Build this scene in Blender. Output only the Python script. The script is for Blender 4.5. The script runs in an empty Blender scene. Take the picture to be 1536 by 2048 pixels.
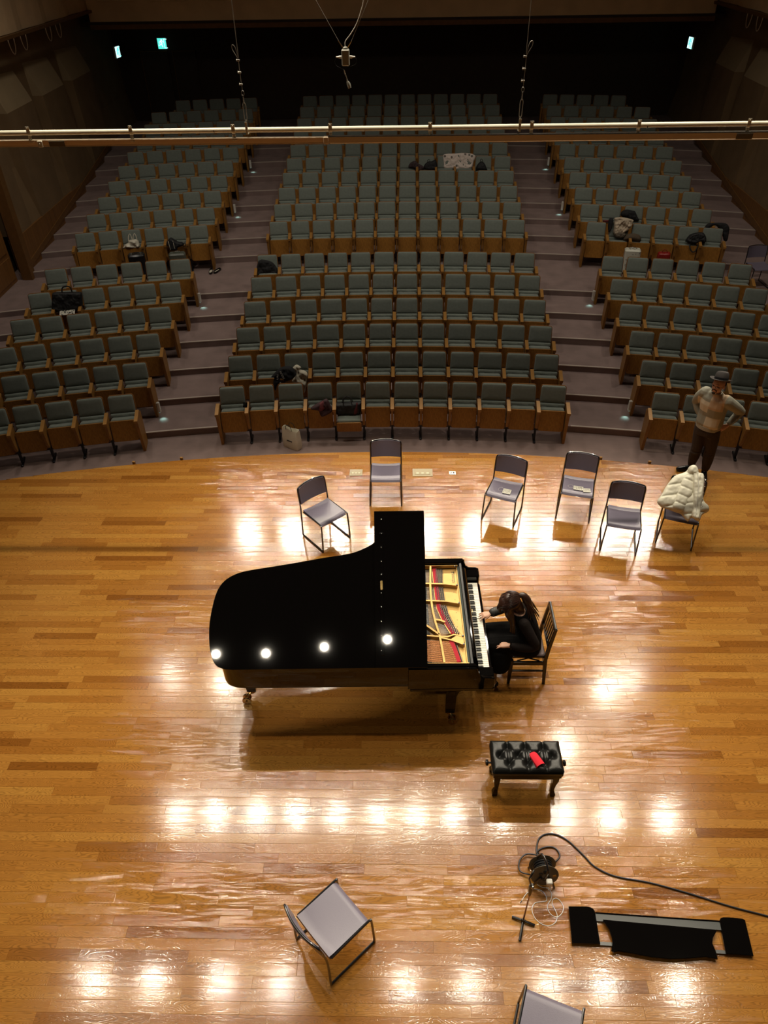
import bpy, bmesh, math, random
from mathutils import Vector, Matrix, Euler
from math import sin, cos, pi, radians, sqrt, atan2
D = bpy.data; SC = bpy.context.scene; COL = SC.collection
random.seed(7)
# ------------------------------------------------------------------ camera
H = 6.63; TH = math.atan(.8246); PSI = .0268; RHO = .0174
def setup_camera():
    Fh = Vector((-sin(PSI), cos(PSI), 0)); R0 = Vector((cos(PSI), sin(PSI), 0))
    F = cos(TH)*Fh + Vector((0, 0, -sin(TH))); U0 = R0.cross(F)
    R = R0*cos(RHO) - U0*sin(RHO); U = R.cross(F)
    m = Matrix((R, U, -F)).transposed().to_4x4(); m.translation = Vector((0, 0, H))
    cd = D.cameras.new('camera'); cd.sensor_fit = 'VERTICAL'; cd.sensor_height = 24.0
    cd.lens = 24.0*1450/2048; cd.clip_start = .05; cd.clip_end = 200
    co = D.objects.new('camera', cd); COL.objects.link(co); co.matrix_world = m; SC.camera = co
setup_camera()
# ------------------------------------------------------------------ world, exposure
w = D.worlds.new('world'); SC.world = w; w.use_nodes = True
w.node_tree.nodes['Background'].inputs[0].default_value = (1, .82, .62, 1)
w.node_tree.nodes['Background'].inputs[1].default_value = .012
vs = SC.view_settings; vs.view_transform = 'Standard'; vs.look = 'None'; vs.gamma = 1; vs.use_curve_mapping = False
vs.exposure = 0.0
# ------------------------------------------------------------------ lamps of the hall
def spot(x, y, z, tx, ty, tz, watts, cone, blend=.6, rad=.11, col=(1, .885, .69)):
    l = D.lights.new('ceiling_spotlight', 'SPOT'); l.energy = watts; l.spot_size = radians(cone); l.spot_blend = blend
    l.shadow_soft_size = rad; l.color = col
    o = D.objects.new('ceiling_spotlight', l); COL.objects.link(o); o.location = (x, y, z)
    d = Vector((tx-x, ty-y, tz-z)); o.rotation_euler = d.to_track_quat('-Z', 'Y').to_euler()
    return o
HL = 10.0
# row over the middle of the stage edge, aimed at the near half of the stage
for x in (-5.3, -4.4, -3.4, -2.45, -1.5, -.5, .4, 1.3, 2.4, 3.9, 5.0, 6.3):
    spot(x, 8.75, HL, x*.75, 3.9, 0, 330, 84, .5, .065)
# front row of lamps over the audience, aimed at the far half of the stage
for x in (-5.2, -3.7, -2.1, -.7, 1.0, 2.6, 4.1, 5.2, 7.2, 8.4):
    spot(x, 18.9, HL, x*.5, 7.0, 0, 900, 30, rad=.085)
# row over the stage
for x in (-6.2, -5.0, -3.6, -2.4, .1, 1.4, 3.0, 4.1, 5.6):
    spot(x, 5.2, HL, x*.8, 2.4, 0, 250, 46, rad=.06)
for x, y in ((-4.9, 12.6), (5.7, 12.4), (-3.6, 10.7), (4.2, 10.6)):
    spot(x, y, HL, x*.55, 5.2, 0, 420, 36, rad=.07)
# lamps above the back of the stage, seen mirrored in the piano lid
for x, y in ((-4.26, -2.09), (-3.02, -2.06), (-1.57, -1.86), (-.02, -1.63)):
    spot(x, y, HL, x*.6, 3.0, 0, 130, 52, rad=.085)
# dimmed house lights over the seats
for y in (12.5, 16.5, 20.5, 23.5):
    for x in (-6.3, -2.1, 2.1, 6.3):
        spot(x, y, 9.6, x, y+.2, 0, {12.5:330, 16.5:200, 20.5:32, 23.5:1.5}[y], {12.5:150, 16.5:112, 20.5:88, 23.5:60}[y], 1.0, .25, (1, .9, .76))
# ------------------------------------------------------------------ helpers
I4 = Matrix.Identity(4)
class MB:
    def __init__(s): s.v = []; s.f = []; s.m = []; s.M = I4; s.mi = 0
    def add(s, vs, fs, mi=None):
        b = len(s.v); s.v += [s.M @ Vector(p) for p in vs]
        for f in fs: s.f.append([b+i for i in f]); s.m.append(s.mi if mi is None else mi)
        return s
    def box(s, c, d, R=None, ch=0.0):
        x, y, z = d[0]/2, d[1]/2, d[2]/2
        if ch <= 0:
            vs = [(-x,-y,-z),(x,-y,-z),(x,y,-z),(-x,y,-z),(-x,-y,z),(x,-y,z),(x,y,z),(-x,y,z)]
            fs = [(0,3,2,1),(4,5,6,7),(0,1,5,4),(1,2,6,5),(2,3,7,6),(3,0,4,7)]
        else:
            c1 = min(ch, x*.9, y*.9, z*.9); vs = []
            for zz, k in ((-z, c1), (-z+c1, 0), (z-c1, 0), (z, c1)):
                X, Y = x-k, y-k; e = c1 if k == 0 else c1*.6
                vs += [(-X+e,-Y,zz),(X-e,-Y,zz),(X,-Y+e,zz),(X,Y-e,zz),(X-e,Y,zz),(-X+e,Y,zz),(-X,Y-e,zz),(-X,-Y+e,zz)]
            fs = [tuple(range(7,-1,-1)), tuple(range(24,32))]
            for r in range(3):
                for i in range(8): a = r*8+i; b = r*8+(i+1)%8; fs.append((a, b, b+8, a+8))
        T = Matrix.Translation(c) @ (R.to_4x4() if R is not None else I4)
        return s.add([T @ Vector(p) for p in vs], fs)
    def prism(s, poly, z0, z1, T=I4, ch=0.0):
        n = len(poly); rings = [(z0, 0)]
        if ch > 0: rings = [(z0, ch), (z0+ch, 0), (z1-ch, 0), (z1, ch)]
        else: rings = [(z0, 0), (z1, 0)]
        cx = sum(p[0] for p in poly)/n; cy = sum(p[1] for p in poly)/n; vs = []
        ar = sum(poly[i][0]*poly[(i+1)%n][1]-poly[(i+1)%n][0]*poly[i][1] for i in range(n))
        if ar < 0: poly = poly[::-1]
        for z, k in rings:
            for i, p in enumerate(poly):
                if k:
                    a = Vector(poly[i-1][:2]); q = Vector(p[:2]); b = Vector(poly[(i+1)%n][:2])
                    t1 = (q-a).normalized() if (q-a).length > 1e-9 else Vector((1,0)); t2 = (b-q).normalized() if (b-q).length > 1e-9 else t1
                    nn = Vector((-(t1.y+t2.y), t1.x+t2.x)); nn = nn.normalized() if nn.length > 1e-6 else Vector((0,0))
                    q = q+nn*k; vs.append((q.x, q.y, z))
                else: vs.append((p[0], p[1], z))
        fs = [tuple(range(n-1,-1,-1)), tuple(range((len(rings)-1)*n, len(rings)*n))]
        for r in range(len(rings)-1):
            for i in range(n): a = r*n+i; b = r*n+(i+1)%n; fs.append((a, b, b+n, a+n))
        return s.add([T @ Vector(p) for p in vs], fs)
    def tube(s, pts, r, n=8, closed=False, caps=True, flat=1.0):
        pts = [Vector(p) for p in pts]; N = len(pts)
        rs = r if isinstance(r, (list, tuple)) else [r]*N
        up = None; vs = []
        for i, p in enumerate(pts):
            if closed: t = pts[(i+1)%N]-pts[i-1]
            else: t = pts[min(i+1, N-1)]-pts[max(i-1, 0)]
            t = t.normalized() if t.length > 1e-9 else Vector((0,0,1))
            if up is None: up = Vector((0,0,1)) if abs(t.z) < .9 else Vector((0,1,0))
            a = t.cross(up)
            if a.length < 1e-5: a = t.cross(Vector((1,0,0)))
            a.normalize(); u = a.cross(t).normalized(); up = u
            rr = rs[i]; rx, ry = rr if isinstance(rr, (list, tuple)) else (rr, rr*flat)
            for k in range(n): q = 2*pi*k/n; vs.append(p+a*(cos(q)*rx)+u*(sin(q)*ry))
        fs = []; R = N if closed else N-1
        for i in range(R):
            j = (i+1) % N
            for k in range(n): k2 = (k+1)%n; fs.append((i*n+k, j*n+k, j*n+k2, i*n+k2))
        if not closed and caps: fs += [tuple(range(n)), tuple(range(N*n-1, (N-1)*n-1, -1))]
        return s.add(vs, fs)
    def ell(s, c, r, R=None, nu=14, nv=9):
        vs = [(0,0,-1)]; fs = []
        for j in range(1, nv):
            a = -pi/2+pi*j/nv
            for i in range(nu): b = 2*pi*i/nu; vs.append((cos(a)*cos(b), cos(a)*sin(b), sin(a)))
        vs.append((0,0,1)); L = len(vs)-1
        for i in range(nu):
            i2 = (i+1)%nu; fs.append((0, 1+i2, 1+i)); fs.append((L, L-nu+i, L-nu+i2))
            for j in range(nv-2): a = 1+j*nu; fs.append((a+i, a+i2, a+nu+i2, a+nu+i))
        T = Matrix.Translation(c) @ (R.to_4x4() if R is not None else I4) @ Matrix.Diagonal((r[0], r[1], r[2], 1))
        return s.add([T @ Vector(p) for p in vs], fs)
    def lathe(s, prof, T=I4, n=20):
        vs = []; fs = []; m = len(prof)
        for r, z in prof:
            for i in range(n): a = 2*pi*i/n; vs.append((r*cos(a), r*sin(a), z))
        for j in range(m-1):
            for i in range(n): i2 = (i+1)%n; fs.append((j*n+i, j*n+i2, (j+1)*n+i2, (j+1)*n+i))
        fs += [tuple(range(n-1,-1,-1)), tuple(range((m-1)*n, m*n))]
        return s.add([T @ Vector(p) for p in vs], fs)
    def rings(s, rings, caps=True):
        n = len(rings[0]); vs = [p for r in rings for p in r]; fs = []
        for j in range(len(rings)-1):
            for i in range(n): i2 = (i+1)%n; fs.append((j*n+i, j*n+i2, (j+1)*n+i2, (j+1)*n+i))
        if caps: fs += [tuple(range(n-1,-1,-1)), tuple(range((len(rings)-1)*n, len(rings)*n))]
        return s.add(vs, fs)
    def grid(s, fn, nu, nv, thick=0.0):
        P = [[Vector(fn(i/(nu), j/(nv))) for i in range(nu+1)] for j in range(nv+1)]
        vs = [p for r in P for p in r]; W = nu+1; fs = []
        for j in range(nv):
            for i in range(nu): a = j*W+i; fs.append((a, a+1, a+W+1, a+W))
        if thick:
            nm = []
            for j in range(nv+1):
                for i in range(nu+1):
                    du = P[j][min(i+1,nu)]-P[j][max(i-1,0)]; dv = P[min(j+1,nv)][i]-P[max(j-1,0)][i]
                    q = du.cross(dv); nm.append(q.normalized() if q.length > 1e-9 else Vector((0,0,1)))
            b = len(vs); vs = vs+[vs[k]-nm[k]*thick for k in range(b)]
            fs += [(c+b, d+b, e+b, g+b)[::-1] for c, d, e, g in fs]
            ed = [j*W for j in range(nv+1)]; loop = [i for i in range(W)]+[j*W+nu for j in range(1, nv+1)]+[nv*W+i for i in range(nu-1,-1,-1)]+[j*W for j in range(nv-1,0,-1)]
            for k in range(len(loop)): a = loop[k]; c = loop[(k+1)%len(loop)]; fs.append((c, a, a+b, c+b))
        return s.add(vs, fs)
    def pillow(s, poly, t, inset, T=I4, bulge=0.0):
        # poly in (x,z) seen from the front; grows towards -y
        n = len(poly); cx = sum(p[0] for p in poly)/n; cz = sum(p[1] for p in poly)/n
        def ring(k, y): return [(p[0]-(p[0]-cx)*k/max(abs(p[0]-cx),.03) if abs(p[0]-cx)>.001 else p[0], y, p[1]-(p[1]-cz)*k/max(abs(p[1]-cz),.03) if abs(p[1]-cz)>.001 else p[1]) for p in poly]
        R = [ring(0, 0), ring(0, -t*.6), ring(inset*.35, -t*.88), ring(inset, -t)]
        if bulge: R.append([((p[0]-cx)*.45+cx, -t-bulge, (p[1]-cz)*.45+cz) for p in poly])
        vs = [T @ Vector(p) for r in R for p in r]; fs = []
        for j in range(len(R)-1):
            for i in range(n): i2 = (i+1)%n; fs.append((j*n+i, j*n+i2, (j+1)*n+i2, (j+1)*n+i))
        fs += [tuple(range(n-1,-1,-1)), tuple(range((len(R)-1)*n, len(R)*n))]
        return s.add(vs, fs)
    def mesh(s, name, mats, smooth=False, ang=35):
        me = D.meshes.new(name); me.from_pydata([tuple(v) for v in s.v], [], s.f)
        if not isinstance(mats, (list, tuple)): mats = [mats]
        for m in mats: me.materials.append(m)
        if len(mats) > 1: me.polygons.foreach_set('material_index', s.m)
        bm = bmesh.new(); bm.from_mesh(me); bmesh.ops.recalc_face_normals(bm, faces=bm.faces)
        bm.to_mesh(me); bm.free()
        if smooth:
            me.polygons.foreach_set('use_smooth', [True]*len(me.polygons))
            try: me.set_sharp_from_angle(angle=radians(ang))
            except Exception: pass
        me.update(); return me
    def build(s, name, mats, parent=None, smooth=True, ang=35, label=None):
        o = D.objects.new(name, s.mesh(name, mats, smooth, ang)); COL.objects.link(o)
        if parent: o.parent = parent
        if label: o['label'] = label
        return o
def thing(name, label, cat, loc=(0,0,0), rz=0.0, group=None):
    o = D.objects.new(name, None); COL.objects.link(o); o.empty_display_size = .1
    o.location = loc; o.rotation_euler = (0, 0, rz); tag(o, label, cat, group); return o
def tag(o, label, cat, group=None):
    o['label'] = label; o['category'] = cat
    if group: o['group'] = group
    return o
def struct(o): o['kind'] = 'structure'; return o
def copy_tree(o, parent=None):
    c = o.copy(); COL.objects.link(c)
    if parent: c.parent = parent
    for ch in [k for k in D.objects if k.parent == o]: copy_tree(ch, c)
    return c
def link_part(name, me, parent, **kw):
    o = D.objects.new(name, me); COL.objects.link(o); o.parent = parent
    for k, v in kw.items(): o[k] = v
    return o
def rrect(x0, y0, x1, y1, r, n=3, rs=None):
    rs = rs or (r, r, r, r); P = []   # corners: bl, br, tr, tl
    for (cx, cy, a0), q in zip(((x0, y0, pi), (x1, y0, 1.5*pi), (x1, y1, 0), (x0, y1, .5*pi)), rs):
        sx = 1 if cx == x0 else -1; sy = 1 if cy == y0 else -1
        for i in range(n+1): a = a0+i*(pi/2)/n; P.append((cx+sx*q+q*cos(a), cy+sy*q+q*sin(a)))
    return P
def catmull(P, k=6, closed=False):
    P = [Vector(p) for p in P]; n = len(P); out = []
    rng = n if closed else n-1
    for i in range(rng):
        p0 = P[(i-1)%n] if closed else P[max(i-1,0)]; p1 = P[i]; p2 = P[(i+1)%n]; p3 = P[(i+2)%n] if closed else P[min(i+2,n-1)]
        for j in range(k):
            t = j/k; out.append(.5*((2*p1)+(p2-p0)*t+(2*p0-5*p1+4*p2-p3)*t*t+(3*p1-p0-3*p2+p3)*t**3))
    if not closed: out.append(P[-1])
    return out
def remesh(o, vox=.01, smooth=4, fac=.5):
    m = o.modifiers.new('unite', 'REMESH'); m.mode = 'VOXEL'; m.voxel_size = vox; m.use_smooth_shade = True
    if smooth: s = o.modifiers.new('relax', 'SMOOTH'); s.factor = fac; s.iterations = smooth
    return o
# ------------------------------------------------------------------ materials
def mat(name, col, rough=.6, metal=0, spec=.5, coat=0, coat_r=.05, var=0, vscale=8, bump=0, bscale=60, emit=None, es=0, stretch=None, sheen=0, trans=0):
    m = D.materials.new(name); m.use_nodes = True; nt = m.node_tree; b = nt.nodes['Principled BSDF']
    b.inputs['Base Color'].default_value = (*col, 1); b.inputs['Roughness'].default_value = rough
    b.inputs['Metallic'].default_value = metal; b.inputs['Specular IOR Level'].default_value = spec
    b.inputs['Coat Weight'].default_value = coat; b.inputs['Coat Roughness'].default_value = coat_r
    if sheen: b.inputs['Sheen Weight'].default_value = sheen
    if trans: b.inputs['Transmission Weight'].default_value = trans
    if emit: b.inputs['Emission Color'].default_value = (*emit, 1); b.inputs['Emission Strength'].default_value = es
    if var or bump:
        tc = nt.nodes.new('ShaderNodeTexCoord'); mp = nt.nodes.new('ShaderNodeMapping'); nt.links.new(tc.outputs['Object'], mp.inputs[0])
        if stretch: mp.inputs['Scale'].default_value = stretch
    if var:
        n = nt.nodes.new('ShaderNodeTexNoise'); n.inputs['Scale'].default_value = vscale; n.inputs['Detail'].default_value = 5
        nt.links.new(mp.outputs[0], n.inputs[0])
        r = nt.nodes.new('ShaderNodeMapRange'); r.inputs[1].default_value = .3; r.inputs[2].default_value = .7; r.inputs[3].default_value = 1-var; r.inputs[4].default_value = 1+var
        nt.links.new(n.outputs[0], r.inputs[0])
        mx = nt.nodes.new('ShaderNodeVectorMath'); mx.operation = 'SCALE'; mx.inputs[0].default_value = col
        nt.links.new(r.outputs[0], mx.inputs['Scale']); nt.links.new(mx.outputs[0], b.inputs['Base Color'])
    if bump:
        n2 = nt.nodes.new('ShaderNodeTexNoise'); n2.inputs['Scale'].default_value = bscale; n2.inputs['Detail'].default_value = 4
        nt.links.new(mp.outputs[0], n2.inputs[0])
        bp = nt.nodes.new('ShaderNodeBump'); bp.inputs['Strength'].default_value = bump; bp.inputs['Distance'].default_value = .01
        nt.links.new(n2.outputs[0], bp.inputs['Height']); nt.links.new(bp.outputs[0], b.inputs['Normal'])
    return m
def plank_material():
    m = D.materials.new('oiled_oak'); m.use_nodes = True; nt = m.node_tree; N = nt.nodes; L = nt.links; b = N['Principled BSDF']
    def nd(t, **k):
        n = N.new(t)
        for a, v in k.items(): setattr(n, a, v)
        return n
    at = nd('ShaderNodeAttribute', attribute_name='tone'); sp = nd('ShaderNodeSeparateXYZ'); L.new(at.outputs['Vector'], sp.inputs[0])
    ge = nd('ShaderNodeNewGeometry'); off = nd('ShaderNodeVectorMath', operation='SCALE'); off.inputs['Scale'].default_value = 37.0; L.new(at.outputs['Vector'], off.inputs[0])
    ad = nd('ShaderNodeVectorMath', operation='ADD'); L.new(ge.outputs['Position'], ad.inputs[0]); L.new(off.outputs[0], ad.inputs[1])
    m1 = nd('ShaderNodeVectorMath', operation='MULTIPLY'); m1.inputs[1].default_value = (1.7, 10.5, 1); L.new(ad.outputs[0], m1.inputs[0])
    n1 = nd('ShaderNodeTexNoise'); n1.inputs['Scale'].default_value = 1.0; n1.inputs['Detail'].default_value = 2.0; n1.inputs['Roughness'].default_value = .4; n1.inputs['Distortion'].default_value = .35; L.new(m1.outputs[0], n1.inputs[0])
    mu = nd('ShaderNodeMath', operation='MULTIPLY'); mu.inputs[1].default_value = 250; L.new(n1.outputs[0], mu.inputs[0])
    si = nd('ShaderNodeMath', operation='SINE'); L.new(mu.outputs[0], si.inputs[0])
    rr = nd('ShaderNodeMapRange'); rr.inputs[1].default_value = .1; rr.inputs[2].default_value = 1.0; L.new(si.outputs[0], rr.inputs[0])   # thin dark ring lines
    m2 = nd('ShaderNodeVectorMath', operation='MULTIPLY'); m2.inputs[1].default_value = (14, 240, 1); L.new(ad.outputs[0], m2.inputs[0])
    n2 = nd('ShaderNodeTexNoise'); n2.inputs['Scale'].default_value = 1.0; n2.inputs['Detail'].default_value = 4; L.new(m2.outputs[0], n2.inputs[0])
    n3 = nd('ShaderNodeTexNoise'); n3.inputs['Scale'].default_value = .55; n3.inputs['Detail'].default_value = 3; L.new(ge.outputs['Position'], n3.inputs[0])
    cr = nd('ShaderNodeValToRGB'); L.new(sp.outputs[0], cr.inputs[0])
    e = cr.color_ramp.elements; e[0].color = (.20, .072, .011, 1); e[1].color = (.385, .180, .034, 1)
    q = cr.color_ramp.elements.new(.25); q.color = (.285, .112, .018, 1); q = cr.color_ramp.elements.new(.6); q.color = (.35, .150, .027, 1)
    k1 = nd('ShaderNodeMapRange'); k1.inputs[3].default_value = 1.06; k1.inputs[4].default_value = .72; L.new(rr.outputs[0], k1.inputs[0])
    k2 = nd('ShaderNodeMapRange'); k2.inputs[1].default_value = .25; k2.inputs[2].default_value = .75; k2.inputs[3].default_value = .84; k2.inputs[4].default_value = 1.12; L.new(n2.outputs[0], k2.inputs[0])
    kk = nd('ShaderNodeMath', operation='MULTIPLY'); L.new(k1.outputs[0], kk.inputs[0]); L.new(k2.outputs[0], kk.inputs[1])
    sc = nd('ShaderNodeVectorMath', operation='SCALE'); L.new(cr.outputs[0], sc.inputs[0]); L.new(kk.outputs[0], sc.inputs['Scale']); L.new(sc.outputs[0], b.inputs['Base Color'])
    ro = nd('ShaderNodeMapRange'); ro.inputs[1].default_value = .3; ro.inputs[2].default_value = .7; ro.inputs[3].default_value = .09; ro.inputs[4].default_value = .15; L.new(n3.outputs[0], ro.inputs[0]); L.new(ro.outputs[0], b.inputs['Roughness'])
    b.inputs['Specular IOR Level'].default_value = .6
    n4 = nd('ShaderNodeTexNoise'); n4.inputs['Scale'].default_value = 55; n4.inputs['Detail'].default_value = 3; L.new(ge.outputs['Position'], n4.inputs[0])
    hs = nd('ShaderNodeMath', operation='MULTIPLY_ADD'); hs.inputs[1].default_value = -.42; L.new(rr.outputs[0], hs.inputs[0]); L.new(n4.outputs[0], hs.inputs[2])
    bp = nd('ShaderNodeBump'); bp.inputs['Strength'].default_value = .12; bp.inputs['Distance'].default_value = .002; L.new(hs.outputs[0], bp.inputs['Height']); L.new(bp.outputs[0], b.inputs['Normal'])
    return m
M = {}
M['oak'] = plank_material()
M['dark'] = mat('dark_gap', (.02, .012, .006), .9)
M['carpet'] = mat('mauve_carpet', (.255, .185, .168), .95, spec=.1, var=.12, vscale=3, bump=.3, bscale=300)
M['nosing'] = mat('step_nosing', (.50, .42, .36), .4, bump=.1)
M['seatwood'] = mat('seat_veneer', (.30, .135, .025), .5, spec=.25, var=.22, vscale=5, stretch=(14, 14, 1.2))
M['seatedge'] = mat('seat_shell_wood', (.24, .10, .022), .5, spec=.25, var=.15, vscale=6)
M['cushion'] = mat('grey_green_cloth', (.185, .212, .185), .9, spec=.15, bump=.25, bscale=500, var=.06, vscale=20, sheen=.3)
M['iron'] = mat('black_iron', (.018, .018, .02), .4, metal=.4)
M['wallwood'] = mat('wall_veneer', (.20, .088, .022), .5, var=.2, vscale=2.5, stretch=(6, 6, .5))
M['wallcloth'] = mat('wall_cloth', (.20, .125, .058), .9, var=.1, vscale=2, bump=.3, bscale=200)
M['panelpale'] = mat('acoustic_panel', (.30, .22, .12), .85, var=.06, vscale=3)
M['upper'] = mat('upper_wall_cloth', (.78, .57, .33), .9, var=.08, vscale=2, bump=.2, bscale=200)
M['darkwall'] = mat('dark_brown_wall', (.055, .034, .022), .8, var=.1)
M['trim'] = mat('fascia_trim_wood', (.32, .155, .035), .5, spec=.25, var=.12)
M['blk'] = mat('black_lacquer', (.003, .0026, .0025), .03, spec=.45)
M['blk2'] = mat('black_satin', (.008, .007, .007), .28)
M['gold'] = mat('gilded_iron', (.50, .30, .095), .32, metal=.55, var=.08, vscale=9)
M['brass'] = mat('brass', (.55, .38, .15), .22, metal=1)
M['steel'] = mat('steel', (.55, .53, .48), .25, metal=1, var=.15, vscale=30)
M['felt'] = mat('red_felt', (.42, .015, .03), .95, bump=.3, bscale=400)
M['copper'] = mat('copper_winding', (.36, .15, .06), .35, metal=.9)
M['sound'] = mat('soundboard', (.30, .17, .06), .5, var=.15, vscale=6)
M['ivory'] = mat('white_key', (.80, .78, .68), .35)
M['ebony'] = mat('black_key', (.012, .011, .012), .25)
M['vinyl'] = mat('mauve_grey_vinyl', (.172, .152, .205), .34, spec=.5, bump=.05, bscale=150)
M['ctube'] = mat('black_tube', (.012, .012, .014), .25, coat=.5)
M['leather'] = mat('black_leather', (.008, .008, .0075), .33, spec=.4, bump=.15, bscale=120)
M['redcloth'] = mat('red_cloth', (.62, .012, .03), .9, bump=.3, bscale=300)
M['skin'] = mat('skin', (.60, .33, .22), .5, var=.05, bump=.05)
M['tubew'] = mat('ivory_painted_tube', (.80, .74, .58), .35, var=.05, vscale=4)
M['railm'] = mat('bronze_rail', (.78, .64, .46), .45)
M['zinc'] = mat('zinc_clamp', (.75, .71, .58), .35, metal=.15, var=.25, vscale=60)
M['wire'] = mat('grey_wire', (.32, .30, .26), .4, metal=.3)
M['walltrim'] = mat('wall_trim_wood', (.17, .08, .024), .5, spec=.3, var=.12)
M['cable'] = mat('black_cable', (.012, .012, .013), .45)
M['white'] = mat('white_plastic', (.72, .70, .64), .4)
M['grille'] = mat('beige_outlet_plate', (.30, .25, .15), .45, metal=.2)
M['paper'] = mat('paper', (.60, .58, .50), .8); M['ink'] = mat('ink', (.03, .03, .03), .8)
# ------------------------------------------------------------------ stage floor of planks
ARX, ARY, ARR = -.19, -14.851, 24.396
def arc(x, r=ARR): return ARY + sqrt(r*r-(x-ARX)**2)
def build_stage():
    base = MB(); xs = [-8.9+17.8*i/60 for i in range(61)]
    vs = []; fs = []
    for x in xs: vs += [(x, -2.5, -.014), (x, arc(x)-.004, -.014), (x, arc(x)-.004, -.76), (x, -2.5, -.76)]
    for i in range(60):
        a = i*4
        for k in range(4): fs.append((a+k, a+4+k, a+4+(k+1)%4, a+(k+1)%4))
    fs += [(0,1,2,3), (243,242,241,240)]
    base.add(vs, fs); fl = struct(base.build('floor', M['trim'], smooth=False)); 
    PW = .0906; Y0 = 7.4706; rnd = random.Random(11)
    rows = []; j = -112
    while Y0+j*PW < 9.6:
        y0 = Y0+j*PW
        if y0 > -2.5: rows.append(y0)
        j += 1
    stuff = []; singles = []
    for y0 in rows:
        x = -8.9-rnd.random()*.9
        Z = (y0+.05)*.7716+H*.636; hw = 768/1450*Z+.15
        while x < 8.85:
            ln = rnd.choice((.909, .909, .909, .75, .6, 1.05)); x1 = min(x+ln, 8.9); x0 = max(x, -8.9)
            vis = x1 > -hw-.1 and x0 < hw+.1 and y0 > 1.72
            tone = (min(1, max(0, rnd.gauss(.55, .25))), rnd.random(), rnd.random())
            if x1-x0 > .02: (singles if vis and len(singles) < 300 else stuff).append((x0, x1, y0, y0+PW, tone))
            x = x1
    g = .0003; c = .0007
    def plank(mb, tn, x0, x1, y0, y1, tone):
        ya = min(arc(x0), arc(x1))
        if y0 >= max(arc(x0), arc(x1))-.004: return
        s_ = sqrt(max(0, ARR*ARR-(y0+.003-ARY)**2)); x0 = max(x0, ARX-s_); x1 = min(x1, ARX+s_)
        if x1-x0 < .01: return
        if y1 <= ya: poly = [(x0+g, y0+g), (x1-g, y0+g), (x1-g, y1-g), (x0+g, y1-g)]
        else:
            poly = [(x0+g, y0+g), (x1-g, y0+g)]; top = []
            for i in range(5):
                xx = x1-g-(x1-x0-2*g)*i/4; top.append((xx, max(y0+g*1.5, min(y1-g, arc(xx)))))
            poly += top
        n0 = len(mb.f); k = .0012*(tone[1]-.5)*.5
        mb.prism(poly, -.0135, k, ch=0) if y1 > ya else None
        if y1 <= ya:
            X0, X1, A, B = x0+g, x1-g, y0+g, y1-g; z = k
            mb.add([(X0,A,-.0135),(X1,A,-.0135),(X1,B,-.0135),(X0,B,-.0135),(X0,A,z-c),(X1,A,z-c),(X1,B,z-c),(X0,B,z-c),(X0+c,A+c,z),(X1-c,A+c,z),(X1-c,B-c,z),(X0+c,B-c,z)],
                   [(0,1,5,4),(1,2,6,5),(2,3,7,6),(3,0,4,7),(4,5,9,8),(5,6,10,9),(6,7,11,10),(7,4,8,11),(8,9,10,11)])
        tn += [tone]*(len(mb.f)-n0)
    def put(mb, tn, name):
        me = D.meshes.new(name); me.from_pydata([tuple(v) for v in mb.v], [], mb.f); me.materials.append(M['oak'])
        a = me.attributes.new('tone', 'FLOAT_VECTOR', 'FACE'); a.data.foreach_set('vector', [q for t in tn for q in t])
        o = D.objects.new(name, me); COL.objects.link(o); o.parent = fl; return o
    for p in singles: mb = MB(); tn = []; plank(mb, tn, *p); put(mb, tn, 'plank')
    mb = MB(); tn = []
    for p in stuff: plank(mb, tn, *p)
    put(mb, tn, 'planks')['kind'] = 'stuff'
build_stage()
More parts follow.
